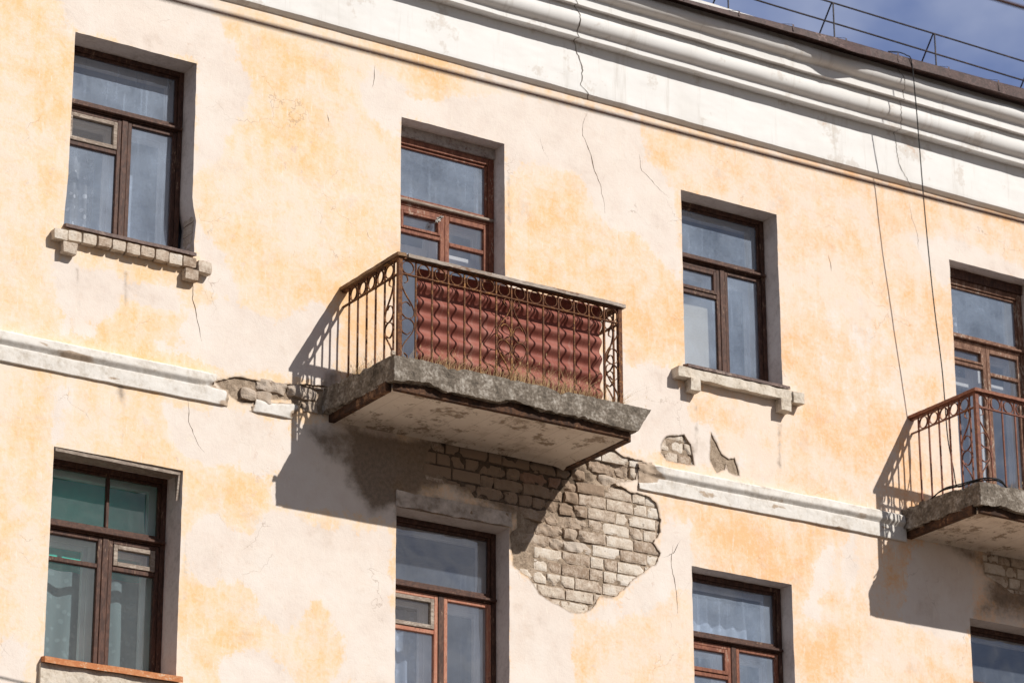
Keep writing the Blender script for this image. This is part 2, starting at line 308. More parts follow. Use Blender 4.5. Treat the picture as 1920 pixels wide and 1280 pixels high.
# ------------------------------------------------------------------ mesh helper
def link(name, me, mat, parent=None):
    o = bpy.data.objects.new(name, me); COL.objects.link(o)
    if mat and not me.materials:
        for q in (mat if isinstance(mat, (list, tuple)) else [mat]): me.materials.append(q)
    if parent:
        o.parent = parent; o.matrix_parent_inverse = WM.get(parent.name, Matrix()).inverted()
    WM[o.name] = WM.get(parent.name, Matrix()) if False else Matrix()
    return o
WM = {}
def tag(o, label=None, cat=None, group=None, kind=None):
    for k, v in (('label', label), ('category', cat), ('group', group), ('kind', kind)):
        if v: o[k] = v
    return o
class MB:
    def __init__(s): s.v = []; s.f = []; s.a = {}; s.mi = []
    def add(s, vs, fs, mi=0, **attrs):
        b = len(s.v); s.v += [tuple(v) for v in vs]; s.f += [tuple(i+b for i in f) for f in fs]; s.mi += [mi]*len(fs)
        for k, val in attrs.items():
            L = s.a.setdefault(k, []); L += [0.0]*(b-len(L)); L += (list(val) if isinstance(val, (list, tuple, np.ndarray)) else [val]*len(vs))
    def box(s, x0, x1, y0, y1, z0, z1, mi=0):
        vs = [(x, y, z) for x in (x0, x1) for y in (y0, y1) for z in (z0, z1)]
        s.add(vs, [(0, 1, 3, 2), (4, 6, 7, 5), (0, 4, 5, 1), (2, 3, 7, 6), (0, 2, 6, 4), (1, 5, 7, 3)], mi)
    def lattice(s, lo, hi, step, fn, **attrs):
        n = [max(1, int(math.ceil((hi[i]-lo[i])/step))) for i in range(3)]
        idx = {}; vs = []; fs = []
        def vid(i, j, k):
            q = idx.get((i, j, k))
            if q is None:
                q = idx[(i, j, k)] = len(vs)
                vs.append(fn(Vector((lo[0]+(hi[0]-lo[0])*i/n[0], lo[1]+(hi[1]-lo[1])*j/n[1], lo[2]+(hi[2]-lo[2])*k/n[2]))))
            return q
        for ax in range(3):
            a, b = (ax+1) % 3, (ax+2) % 3
            for side in (0, n[ax]):
                for i in range(n[a]):
                    for j in range(n[b]):
                        q = []
                        for di, dj in ((0, 0), (1, 0), (1, 1), (0, 1)):
                            c = [0, 0, 0]; c[ax] = side; c[a] = i+di; c[b] = j+dj; q.append(vid(*c))
                        fs.append(tuple(q) if side else tuple(reversed(q)))
        s.add(vs, fs, 0, **attrs)
    def tube(s, pts, r, n=8, taper=None):
        pts = [Vector(p) for p in pts]; vs = []; fs = []
        up = Vector((0.13, 0.9, 0.31)).normalized()
        for i, p in enumerate(pts):
            t = (pts[min(i+1, len(pts)-1)]-pts[max(i-1, 0)]).normalized()
            a = t.cross(up).normalized() if abs(t.dot(up)) < 0.98 else t.cross(Vector((1, 0, 0))).normalized(); b = t.cross(a)
            rr = r*(taper(i/(len(pts)-1)) if taper else 1)
            for k in range(n):
                q = 2*math.pi*k/n; vs.append(p + a*(rr*math.cos(q)) + b*(rr*math.sin(q)))
        for i in range(len(pts)-1):
            for k in range(n):
                fs.append((i*n+k, i*n+(k+1) % n, (i+1)*n+(k+1) % n, (i+1)*n+k))
        fs += [tuple(reversed(range(n))), tuple(range((len(pts)-1)*n, len(pts)*n))]
        s.add(vs, fs)
    def flat(s, pts, nrm, wdt, dep, closed=False):
        """flat iron bar bent along pts in a plane with normal nrm: wdt in the plane, dep across it"""
        pts = [Vector(p) for p in pts]; N = len(pts); vs = []; fs = []; nrm = Vector(nrm)
        for i, p in enumerate(pts):
            t = ((pts[(i+1) % N]-pts[i-1]) if closed else (pts[min(i+1, N-1)]-pts[max(i-1, 0)])).normalized()
            a = nrm.cross(t)*wdt/2; d = nrm*dep/2
            vs += [p-a-d, p+a-d, p+a+d, p-a+d]
        for i in range(N if closed else N-1):
            j = (i+1) % N
            for k in range(4): fs.append((i*4+k, i*4+(k+1) % 4, j*4+(k+1) % 4, j*4+k))
        if not closed: fs += [(3, 2, 1, 0), ((N-1)*4, (N-1)*4+1, (N-1)*4+2, (N-1)*4+3)]
        s.add(vs, fs)
    def mesh(s, name, smooth=False):
        me = bpy.data.meshes.new(name); me.from_pydata(s.v, [], s.f); me.update()
        for k, L in s.a.items():
            L = L + [0.0]*(len(s.v)-len(L))
            at_ = me.attributes.new(k, 'FLOAT', 'POINT'); at_.data.foreach_set('value', L)
        if any(s.mi): me.polygons.foreach_set('material_index', s.mi)
        bm = bmesh.new(); bm.from_mesh(me); bmesh.ops.recalc_face_normals(bm, faces=bm.faces); bm.to_mesh(me); bm.free()
        if smooth: me.shade_smooth()
        return me
    def build(s, name, mat, parent=None, smooth=False, bevel=0.0):
        o = link(name, s.mesh(name, smooth), mat, parent)
        if bevel:
            b = o.modifiers.new('bevel', 'BEVEL'); b.width = bevel; b.segments = 1; b.limit_method = 'ANGLE'
        return o
def nz(p, sc, oct_=3): return noise.fractal(Vector(p)*sc, 1.0, 2.0, oct_)
def spline(pts, n=6):
    P = [Vector(p) for p in pts]; out = []
    for i in range(len(P)-1):
        p0, p1, p2, p3 = P[max(i-1, 0)], P[i], P[i+1], P[min(i+2, len(P)-1)]
        for k in range(n):
            t = k/n
            out.append(0.5*((2*p1)+(p2-p0)*t+(2*p0-5*p1+4*p2-p3)*t*t+(3*p1-p0-3*p2+p3)*t**3))
    out.append(P[-1]); return out
def pip(X, Z, poly):
    r = np.zeros(X.shape, bool); n = len(poly)
    for i in range(n):
        (x0, z0), (x1, z1) = poly[i-1], poly[i]
        if z0 == z1: continue
        r ^= ((z0 > Z) != (z1 > Z)) & (X < (x1-x0)*(Z-z0)/(z1-z0)+x0)
    return r
def pdist(X, Z, poly, closed=True):
    D = np.full(X.shape, 1e9)
    for i in range(0 if closed else 1, len(poly)):
        (x0, z0), (x1, z1) = poly[i-1], poly[i]; dx, dz = x1-x0, z1-z0
        t = np.clip(((X-x0)*dx+(Z-z0)*dz)/(dx*dx+dz*dz+1e-12), 0, 1)
        D = np.minimum(D, np.hypot(X-x0-t*dx, Z-z0-t*dz))
    return D
def softmask(X, Z, polys, w_=0.10):
    r = np.zeros(X.shape)
    for p in polys:
        d = pdist(X, Z, p); d = np.where(pip(X, Z, p), d, -d)
        r = np.maximum(r, np.clip(d/(2*w_)+0.5, 0, 1))
    return r
def ragged(poly, step, amp, seed=0, closed=True):
    out = []; n = len(poly)
    for i in range(n if closed else n-1):
        a, b = Vector(poly[i]), Vector(poly[(i+1) % n]); L = (b-a).length; k = max(1, int(L/step)); nr = Vector((-(b-a).y, (b-a).x))/max(L, 1e-9)
        for j in range(k):
            p = a.lerp(b, j/k)
            q = amp*(noise.noise(Vector((p.x*9, p.y*9, seed)))+0.7*noise.noise(Vector((p.x*30, p.y*30, seed+5))))
            p = p + nr*q; out.append((p.x, p.y))
    if not closed: out.append(tuple(poly[-1]))
    return out

# ------------------------------------------------------------------ the building
bld = bpy.data.objects.new('apartment_building', None); COL.objects.link(bld); bld.location = (14, 4, 0)
WM['apartment_building'] = Matrix.Translation((14, 4, 0))
tag(bld, 'old yellow plastered apartment block with peeling paint, white cornice and two rusty balconies', 'building')

TOPU, TOPL, SILU, SILL_ = 12.935, 9.43, 11.245, 7.76
OPEN = [  # x0, x1, z0, z1, depth of the frame
    dict(k='W1', x0=9.67, x1=10.768, z0=SILU, z1=TOPU, Y=0.22),
    dict(k='W2', x0=12.722, x1=13.765, z0=10.36, z1=TOPU, Y=0.17),
    dict(k='W3', x0=15.645, x1=16.722, z0=SILU, z1=TOPU, Y=0.20),
    dict(k='W4', x0=18.768, x1=19.81, z0=10.36, z1=TOPU, Y=0.17),
    dict(k='W5', x0=9.665, x1=10.768, z0=SILL_, z1=TOPL, Y=0.26),
    dict(k='W6', x0=12.71, x1=13.80, z0=SILL_, z1=TOPL+0.03, Y=0.20),
    dict(k='W7', x0=15.665, x1=16.745, z0=SILL_, z1=TOPL, Y=0.16),
    dict(k='W8', x0=18.777, x1=19.86, z0=SILL_, z1=TOPL, Y=0.20)]

def wy(x, z): return 0.007*noise.noise(Vector((x*0.9, z*0.9, 3.1))) + 0.0025*noise.noise(Vector((x*5, z*5, 1.7)))

HX0, HX1, HZ0, HZ1 = 7.6, 21.8, 7.0, 13.60
main_hole = xz([(816, 823), (800, 850), (793, 877), (800, 900), (880, 913), (890, 933), (920, 937), (960, 950), (970, 957), (968, 987), (957, 997), (958, 1030), (962, 1060), (993, 1083), (1013, 1113), (1043, 1133), (1070, 1147), (1095, 1148), (1113, 1137), (1123, 1120), (1157, 1115), (1177, 1097), (1200, 1073), (1230, 1057), (1237, 1037), (1225, 1017), (1238, 997), (1240, 973), (1230, 943), (1217, 930), (1180, 920), (1157, 910), (1150, 903), (1167, 900), (1193, 899), (1196, 887), (1222, 868), (1173, 857), (1153, 843), (1110, 853), (1080, 838), (900, 800)])
small_hole = xz([(1250, 817), (1283, 814), (1295, 833), (1302, 872), (1287, 870), (1250, 863), (1238, 850), (1242, 830)])
far_hole = xz([(1842, 1040), (1925, 1030), (1960, 1060), (1960, 1120), (1900, 1112), (1868, 1090), (1847, 1075)])
flake = xz([(1333, 810), (1343, 830), (1353, 850), (1367, 860), (1378, 858), (1385, 890), (1366, 884), (1361, 868), (1358, 880), (1343, 886), (1331, 860)])
holes = [dict(p=ragged(main_hole, 0.018, 0.017, 1), d=0.05, mi=2), dict(p=ragged(small_hole, 0.02, 0.008, 2), d=0.04, mi=2),
         dict(p=ragged(far_hole, 0.03, 0.012, 3), d=0.05, mi=2), dict(p=ragged(flake, 0.02, 0.008, 4), d=0.012, mi=2)]
rub = xz([(404, 715), (440, 706), (500, 716), (560, 722), (606, 730), (606, 778), (560, 762), (545, 750), (500, 747), (472, 757), (445, 752), (425, 737)])
holes.append(dict(p=ragged(rub, 0.025, 0.014, 6), d=0.05, mi=2))
MH = (0, 1, 2, 4)
for o in OPEN:
    z0, z1, x0, x1 = o['z0'], o['z1'], o['x0'], o['x1']
    pts = [(x0, z0), (x1, z0), (x1, z1), (x0, z1)]
    if o['k'] == 'W1':
        pts = [(x0-0.02, z0), (x1+0.035, z0), (x1+0.03, z0+0.12), (x1+0.04, z0+0.3), (x1+0.012, z0+0.42), (x1, z0+0.5), (x1, z1), (x0, z1), (x0, z0+0.45), (x0-0.012, z0+0.2)]
    holes.append(dict(p=ragged(pts, 0.045, 0.0035, 11), d=o['Y']+0.03, mi=1, open=1))
def crack(px, wd, seed=0, horiz=False):
    c = ragged(xz(px), 0.03, 0.012, seed, closed=False); n = len(c); A, B = [], []
    for i, (x, z) in enumerate(c):
        w_ = wd*(0.15+0.85*math.sin(math.pi*min(1, max(0, i/(n-1)))))*(0.6+0.8*rnd.random())/2
        if horiz: A.append((x, z+w_)); B.append((x, z-w_))
        else: A.append((x-w_, z)); B.append((x+w_, z))
    return dict(p=A+B[::-1], d=0.028, mi=2)
CRACKS = [([(1103, 205), (1094, 232), (1093, 255), (1108, 290), (1114, 320), (1128, 350), (1134, 400)], 0.008, 0),
      ([(703, 120), (702, 148), (697, 165)], 0.006, 0),
      ([(1198, 290), (1203, 320), (1237, 355), (1255, 372)], 0.007, 0),
      ([(362, 508), (361, 560), (368, 590), (378, 640)], 0.007, 0),
      ([(352, 735), (354, 790), (372, 835), (384, 848)], 0.006, 0),
      ([(1262, 1020), (1258, 1055), (1268, 1110), (1270, 1150)], 0.008, 0),
      ([(1277, 1013), (1262, 1035), (1240, 1045)], 0.006, 0),
      ([(1705, 380), (1710, 410), (1720, 440), (1722, 468)], 0.006, 0),
      ([(1553, 478), (1558, 492), (1559, 508)], 0.008, 0),
      ([(614, 215), (617, 230)], 0.008, 0),
      ([(1014, 258), (1020, 285), (1030, 300)], 0.003, 0),
      ([(685, 430), (690, 445), (703, 452)], 0.004, 0)]
for i, (p, wd, hz) in enumerate(CRACKS): holes.append(crack(p, wd, 20+i, hz))
holes.append(crack([(500, 718), (520, 722), (540, 727), (560, 722), (590, 724), (632, 726)], 0.022, 60, True))

def soup(verts2, polys, step):
    """triangulate a rectangle with holes, keeping a jittered grid of points"""
    P = [Vector(v) for v in verts2]; E = []
    for pl in polys:
        b = len(P); P += [Vector(q) for q in pl]; E += [(b+i, b+(i+1) % len(pl)) for i in range(len(pl))]
    r = delaunay_2d_cdt(P, E, [], 0, 1e-6, False)
    V = np.array([(v.x, v.y) for v in r[0]]); F = np.array([f for f in r[2] if len(f) == 3])
    return V, F

def build_wall():
    st = 0.03
    gx = np.arange(HX0, HX1+1e-6, st); gz = np.arange(HZ0, HZ1+1e-6, st)
    X, Z = np.meshgrid(gx, gz); X = X.copy(); Z = Z.copy()
    rs = np.random.RandomState(3); J = (rs.rand(2, *X.shape)-0.5)*st*0.5
    J[:, 0, :] = J[:, -1, :] = 0; J[:, :, 0] = J[:, :, -1] = 0
    X += J[0]; Z += J[1]; X, Z = X.ravel(), Z.ravel()
    keep = np.ones(X.shape, bool)
    for h in holes:
        p = h['p']; a = np.array(p); lo, hi = a.min(0)-0.05, a.max(0)+0.05
        near = (X > lo[0]) & (X < hi[0]) & (Z > lo[1]) & (Z < hi[1]); I = np.where(near)[0]
        if len(I):
            bad = pip(X[I], Z[I], p) | (pdist(X[I], Z[I], p) < 0.008); keep[I[bad]] = False
    V, F = soup(np.stack([X[keep], Z[keep]], 1).tolist(), [h['p'] for h in holes], st)
    C = V[F].mean(1); inside = np.zeros(len(F), bool)
    for h in holes: inside |= pip(C[:, 0], C[:, 1], h['p'])
    F = F[~inside]
    X, Z = V[:, 0], V[:, 1]
    Yv = np.array([wy(x, z) for x, z in V])
    rim = np.full(X.shape, 9.0)
    for h in holes[:5]: rim = np.minimum(rim, pdist(X, Z, h['p']))
    mb = MB()
    pale = [xz(q) for q in (
        [(110, -10), (380, -10), (450, 100), (475, 150), (440, 235), (400, 300), (365, 320), (372, 118), (145, 60), (118, 40)],
        [(100, 480), (140, 500), (330, 545), (350, 600), (230, 560), (180, 640), (120, 620)],
        [(180, 625), (330, 600), (420, 560), (520, 610), (600, 560), (640, 610), (620, 720), (400, 690)],
        [(310, 760), (555, 785), (540, 880), (490, 900), (390, 900), (330, 830)],
        [(345, 985), (400, 950), (430, 985), (470, 1000), (505, 960), (560, 975), (738, 1000), (738, 1290), (620, 1290), (645, 1210), (600, 1130), (540, 1180), (505, 1160), (470, 1110), (400, 1110), (360, 1085), (345, 1040)],
        [(405, 1222), (455, 1215), (520, 1235), (560, 1290), (408, 1290)],
        [(555, 785), (740, 800), (745, 980), (500, 935)],
        [(680, 165), (702, 130), (780, 180), (1000, 190), (1090, 205), (1190, 225), (1215, 300), (1265, 360), (1278, 540), (1210, 450), (1140, 420), (1080, 330), (1000, 300), (945, 340), (945, 268), (754, 219), (752, 262), (700, 225)],
        [(1130, 560), (1180, 690), (1250, 690), (1300, 790), (1345, 790), (1330, 870), (1240, 850), (1160, 850), (1150, 780)],
        [(1240, 980), (1300, 975), (1290, 1100), (1205, 1150), (1150, 1165), (1100, 1160), (1180, 1100), (1240, 1040)],
        [(952, 1050), (1075, 1150), (1080, 1290), (952, 1290)],
        [(1715, 445), (1790, 455), (1930, 505), (1930, 530), (1779, 488), (1772, 540), (1745, 500)],
        [(1535, 1040), (1560, 1020), (1560, 1070), (1525, 1160), (1510, 1150)],
        [(1700, 1020), (1820, 1010), (1820, 1200), (1690, 1170)],
        [(112, 722), (132, 730), (118, 780), (112, 832), (93, 832), (97, 770)],
        [(1580, 1020), (1600, 1010), (1605, 1060), (1590, 1130)],
        [(0, 1190), (50, 1210), (40, 1290), (-10, 1290)],
        [(370, 420), (420, 480), (440, 560), (380, 540)])]
    gold = [xz(q) for q in ([(350, 870), (440, 870), (500, 930), (470, 985), (440, 980), (400, 945), (350, 985)], [(410, 1090), (450, 1090), (460, 1115), (420, 1118)],
                            [(250, 590), (340, 590), (330, 640), (200, 630)], [(1000, 350), (1070, 350), (1110, 470), (1090, 560), (980, 560)])]
    bare = 0.06 + softmask(X, Z, pale, 0.08)*0.80 - softmask(X, Z, gold, 0.08)*0.8
    mid = [xz(q) for q in ([(1480, 540), (1700, 600), (1690, 780), (1500, 740)], [(780, 100), (1000, 130), (1200, 180), (1270, 250), (1000, 190)])]
    bare = bare + softmask(X, Z, mid, 0.2)*0.22
    dirt = softmask(X, Z, [xz([(650, 800), (1090, 870), (1080, 960), (960, 965), (830, 905), (760, 940), (700, 960), (655, 900)])], 0.14)  # grime below the slab, with the slab's shade painted in
    dirt = np.maximum(dirt, 0.6*softmask(X, Z, [xz([(560, 790), (700, 800), (690, 900), (600, 860)])], 0.10))
    dirt = np.maximum(dirt, 0.52*softmask(X, Z, [xz(q) for q in ([(140, 500), (150, 502), (152, 600), (143, 590)], [(228, 505), (244, 508), (240, 585), (230, 570)], [(1300, 755), (1310, 757), (1308, 860), (1302, 850)], [(1455, 790), (1468, 792), (1466, 900), (1458, 880)], [(345, 1000), (352, 1000), (350, 1200), (344, 1180)], [(948, 300), (956, 300), (960, 430), (950, 420)], [(225, 740), (236, 742), (234, 850), (227, 850)])], 0.035))
    dirt = np.maximum(dirt, 0.75*softmask(X, Z, [xz([(735, 920), (960, 950), (965, 1000), (738, 975)])], 0.08))
    dirt = np.maximum(dirt, 0.7*softmask(X, Z, [xz([(1730, 1000), (1960, 1050), (1960, 1170), (1830, 1150), (1850, 1080)])], 0.15))
    dirt = np.maximum(dirt, 0.55*np.clip(1-rim/0.035, 0, 1))
    dirt = np.maximum(dirt, 0.55*softmask(X, Z, [xz([(214, 690), (240, 690), (236, 760), (220, 760)]), xz([(606, 690), (640, 690), (640, 740), (590, 735)])], 0.05))
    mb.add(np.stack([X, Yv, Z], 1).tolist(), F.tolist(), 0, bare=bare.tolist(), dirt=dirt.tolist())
    for h in holes:   # returns of the openings, broken plaster edges, crack sides
        p = h['p']; n = len(p); vs = []; 
        for (x, z) in p: vs += [(x, wy(x, z), z), (x, h['d'], z)]
        mb.add(vs, [(2*i, 2*((i+1) % n), 2*((i+1) % n)+1, 2*i+1) for i in range(n)], h['mi'], bare=0.6, dirt=0.0)
    # plain remainder of the facade, down to the pavement and out to the corners
    X0, X1, Z0, Z1 = -6, 34, 0, 14.6
    for a, b, c, d in ((X0, HX0, Z0, Z1), (HX1, X1, Z0, Z1), (HX0, HX1, Z0, HZ0), (HX0, HX1, HZ1, Z1)):
        mb.add([(a, 0, c), (b, 0, c), (b, 0, d), (a, 0, d)], [(0, 1, 2, 3)], 0, bare=0.15, dirt=0.0)
    me = bpy.data.meshes.new('plaster_wall'); me.from_pydata(mb.v, [], mb.f)
    for k, L in mb.a.items():
        at_ = me.attributes.new(k, 'FLOAT', 'POINT'); at_.data.foreach_set('value', L)
    me.polygons.foreach_set('material_index', mb.mi); me.update()
    bm = bmesh.new(); bm.from_mesh(me)
    for f in bm.faces:
        if f.material_index == 0 and f.normal.y > 0: f.normal_flip()
    bm.to_mesh(me); bm.free()
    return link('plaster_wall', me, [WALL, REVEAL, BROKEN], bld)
build_wall()

# masonry behind the plaster: mortar bed and the bricks laid bare
dmg = [(xz([(1040, 900)])[0], 0.42, 0.30), (xz([(1050, 985)])[0], 0.36, 0.27), (xz([(1130, 880)])[0], 0.40, 0.15), (xz([(950, 900)])[0], 0.35, 0.2), (xz([(505, 738)])[0], 0.9, 0.3)]
def damage(x, z):
    q = 0
    for (cx, cz), rx, rz in dmg: q = max(q, 1-((x-cx)/rx)**2-((z-cz)/rz)**2)
    return max(0.0, min(1.0, q*1.6+0.25*noise.noise(Vector((x*7, z*7, 2)))))
def build_masonry():
    mb = MB(); ops = [h['p'] for h in holes if h.get('open')]
    for h in [holes[i] for i in MH]:
        a = np.array(h['p']); lo, hi = a.min(0)-0.04, a.max(0)+0.04; st = 0.018
        nx, nz_ = int((hi[0]-lo[0])/st)+1, int((hi[1]-lo[1])/st)+1; vs = []; fs = []; bad = []
        for j in range(nz_):
            for i in range(nx):
                x, z = lo[0]+i*st, lo[1]+j*st
                y = (0.024+0.032*damage(x, z) if x > 12.2 else 0.016)+0.012*nz((x, 0, z), 14)
                vs.append((x, y, z))
        GA = np.array(vs); bad = np.zeros(len(vs), bool)
        for p in ops: bad |= pip(GA[:, 0], GA[:, 2], p)
        for j in range(nz_-1):
            for i in range(nx-1):
                q = (j*nx+i, j*nx+i+1, (j+1)*nx+i+1, (j+1)*nx+i)
                if not any(bad[k] for k in q): fs.append(q)
        mb.add(vs, fs, 0, tone=0.5, soot=[max(0, min(1, 1.25-((p[0]-at(960, 880).x)/0.95)**2-((p[2]-10.0)/0.40)**2)) for p in vs])  # mortar darkened under the slab, shade put into its colour
    # core face behind everything else (seen only down cracks)
    V, F = soup([(HX0, HZ0), (HX1, HZ0), (HX1, HZ1), (HX0, HZ1)], [ragged(p, 0.3, 0) for p in ops], 1)
    C = V[F].mean(1); ins = np.zeros(len(F), bool)
    for p in ops+[holes[i]['p'] for i in MH]: ins |= pip(C[:, 0], C[:, 1], p)
    mb.add([(x, 0.13, z) for x, z in V], F[~ins].tolist(), 0, tone=0.5)
    fl = holes[3]['p']; a = np.array(fl); lo, hi = a.min(0)-0.01, a.max(0)+0.01; n = 16
    vs = [(lo[0]+(hi[0]-lo[0])*i/n, 0.009+0.004*nz((i*.3, j*.3, 1), 1.7), lo[1]+(hi[1]-lo[1])*j/n) for j in range(n+1) for i in range(n+1)]
    mb.add(vs, [(j*(n+1)+i, j*(n+1)+i+1, (j+1)*(n+1)+i+1, (j+1)*(n+1)+i) for j in range(n) for i in range(n)], 0, tone=0.5)
    PITCH = 0.1075; zb = xz([(1265, 1000)])[0][1]
    zones = [holes[i]['p'] for i in MH]; zbb = [(min(q[0] for q in p)-.25, max(q[0] for q in p)+.25, min(q[1] for q in p)-.25, max(q[1] for q in p)+.25) for p in zones]
    for row in range(-30, 30):
        z0 = zb+row*PITCH; x = 10.7+(0.15 if row % 2 else 0)+rnd.uniform(-.03, .03)
        while x < 20.6:
            L = (0.275 if (rnd.random() < (0.5 if row % 3 else 0.2)) else 0.132); x1 = x+L-0.006
            cx, cz = x+L/2, z0+0.048
            ok = any(bb[0] < cx < bb[1] and bb[2] < cz < bb[3] and (pip(np.array([cx]), np.array([cz]), p)[0] or pdist(np.array([cx]), np.array([cz]), p)[0] < 0.13) for p, bb in zip(zones, zbb))
            inop = any(o['x0']-0.01 < x1 and x < o['x1']+0.01 and o['z0'] < z0+0.1 and z0 < o['z1']+0.02 for o in OPEN)
            if x < 12.2 and (rnd.random() < .15 or not all(pip(np.array([q]), np.array([cz]), holes[4]['p'])[0] for q in (x+.02, cx, x1-.02))): x = x1+0.013; continue
            if ok and not inop:
                d = damage(cx, cz); g = rnd.random(); soot = max(0, min(1, 1.25-((cx-at(960, 880).x)/0.95)**2-((cz-10.0)/0.40)**2))  # bricks under the slab get a darker tone as painted shade
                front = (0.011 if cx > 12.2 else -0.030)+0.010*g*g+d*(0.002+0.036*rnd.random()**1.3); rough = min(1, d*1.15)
                if d > 0.25 and rnd.random() < 0.08: x = x1+0.013; continue
                sd = rnd.random()*50; am = 0.002+0.011*rough
                tilt = (rnd.uniform(-1, 1)*0.05*rough, rnd.uniform(-1, 1)*0.08*rough)
                ch = [(rnd.random() < 0.25+0.5*rough)*rnd.uniform(0.01, 0.035) for _ in range(4)]
                lo = (x, front, z0); hi = (x1, 0.12, z0+0.090)
                def fn(v, x=x, x1=x1, z0=z0, front=front, sd=sd, am=am, tilt=tilt, ch=ch):
                    fx, fz = (v.x-x)/(x1-x), (v.z-z0)/0.095
                    q = v.copy()
                    k = Vector((q.x*20+sd, q.y*20, q.z*20))
                    q += Vector((noise.noise(k)*am, noise.noise(k+Vector((9, 3, 1)))*am*1.3, noise.noise(k+Vector((4, 8, 2)))*am))
                    e = max(abs(fx-.5), abs(fz-.5))*2
                    if v.y < front+0.02:
                        q.y += 0.0045*max(0, e-0.85)/0.15 + tilt[0]*(fx-.5)*L + tilt[1]*(fz-.5)*0.1
                        for ci, (ux, uz) in enumerate(((0, 0), (1, 0), (1, 1), (0, 1))):
                            dd = math.hypot((fx-ux)*(x1-x), (fz-uz)*0.095)
                            if dd < ch[ci]*1.6: q.y += (ch[ci]*1.6-dd)*0.8
                    q.x += (0.5-fx)*0.003*max(0, e-0.8)
                    return q
                red = 1.0 if (abs(cx-14.2) < 0.16 and abs(cz-9.93) < 0.05) else 0.0
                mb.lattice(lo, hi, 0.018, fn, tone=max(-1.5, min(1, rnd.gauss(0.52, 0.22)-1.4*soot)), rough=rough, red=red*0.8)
                for i in range(len(mb.f)-len(mb.mi)): mb.mi.append(1)
            x = x1+0.013
    # bricks left bare in the return of the first window
    o = OPEN[0]
    for i in range(5):
        z0 = o['z0']+0.01+i*0.1
        mb.lattice((o['x1']+0.022+0.008*rnd.random(), 0.03+0.02*rnd.random(), z0), (o['x1']+0.12, 0.20, z0+0.088), 0.03,
                   lambda v: v+Vector((nz(v, 20, 2)*0.006, nz(v, 23, 2)*0.005, 0)), tone=0.45, rough=0.3)
    me = mb.mesh('brickwork')
    return me, mb
# lattice() appends material index 0, so give bricks slot 1 afterwards by attribute-free counting
_mb_add = MB.lattice
def _lat(self, lo, hi, step, fn, **a):
    n0 = len(self.mi); _mb_add(self, lo, hi, step, fn, **a)
    if getattr(self, 'brick_slot', None) is not None:
        for i in range(n0, len(self.mi)): self.mi[i] = self.brick_slot
MB.lattice = _lat
MB.brick_slot = 1
me, _ = build_masonry(); MB.brick_slot = None
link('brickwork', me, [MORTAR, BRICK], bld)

# ------------------------------------------------------------------ cornice, string course, roof
CPROF = [(0.0, 13.575), (0.012, 13.578), (0.048, 13.602), (0.05, 13.62), (0.05, 14.075), (0.158, 14.070), (0.160, 14.118), (0.163, 14.122),
         (0.175, 14.130), (0.192, 14.138), (0.212, 14.152), (0.226, 14.172), (0.235, 14.198), (0.237, 14.225), (0.235, 14.26), (0.231, 14.29), (0.225, 14.318),
         (0.288, 14.313), (0.290, 14.395), (0.305, 14.402), (0.33, 14.410), (0.352, 14.424), (0.368, 14.444), (0.376, 14.47), (0.376, 14.50), (0.362, 14.525), (0.33, 14.555), (0.31, 14.60), (0.31, 14.70)]
def dense(pr, st=0.016):
    o = []
    for (a, b), (c, d) in zip(pr, pr[1:]):
        k = max(1, int(math.hypot(c-a, d-b)/st))
        o += [(a+(c-a)*i/k, b+(d-b)*i/k) for i in range(k)]
    return o+[pr[-1]]
CD = dense(CPROF)
def cdisp(x, d, z):
    a = 0.006*noise.noise(Vector((x*0.8, z*2, 5)))+0.0035*noise.noise(Vector((x*4, z*6, 2)))+0.0018*noise.noise(Vector((x*16, z*20, 8)))
    return Vector((x, -d-a*(1 if d > 0.004 else 0.2), z+0.5*a))
def sweep(prof, x0, x1, st, fn, mb, **kw):
    n = int((x1-x0)/st)+1; P = len(prof); vs = []; fs = []
    for i in range(n+1):
        x = x0+(x1-x0)*i/n
        for j, (d, z) in enumerate(prof): vs.append(fn(x, d, z))
    for i in range(n):
        for j in range(P-1): fs.append((i*P+j, (i+1)*P+j, (i+1)*P+j+1, i*P+j+1))
    mb.add(vs, fs, 0, **kw); return vs
mb = MB(); sweep(CD, 6.5, 25, 0.045, cdisp, mb)
for a, b in ((-6, 6.5), (25, 34)): sweep(CPROF, a, b, 3, lambda x, d, z: Vector((x, -d, z)), mb)
cornice = mb.build('cornice', CORN, bld, smooth=False)
m_ = cornice.data; m_.polygons.foreach_set('use_smooth', [True]*len(m_.polygons))
try: m_.set_sharp_from_angle(angle=math.radians(38))
except Exception: pass
def cornice_crack(xz_pts, wd, seed):
    """crack running down over the mouldings: x as a function of height"""
    mb = MB(); vs = []; fs = []; k = 0
    zs = [p[1] for p in xz_pts]; xs = [p[0] for p in xz_pts]
    for (d, z) in CD:
        if z < zs[0]-0.001 or z > zs[-1]+0.001: continue
        x = float(np.interp(z+0.25*d, zs, xs))+0.026*noise.noise(Vector((z*11+d*16, seed, 0)))+0.014*noise.noise(Vector((z*45+d*40, seed, 4)))
        w_ = wd*(0.55+0.9*abs(noise.noise(Vector((z*9, seed, 9)))))
        for q in (-w_/2, w_/2):
            p = cdisp(x+q, d, z); vs.append((p.x, p.y-0.003, p.z-0.0015))
        if k: fs.append((2*k-2, 2*k-1, 2*k+1, 2*k))
        k += 1
    mb.add(vs, fs); return mb.build('crack', CRACK, cornice)
def cpx(pts, d=0.05): return sorted([(at(a, b, -d).x, at(a, b, -d).z) for a, b in pts], key=lambda q: q[1])
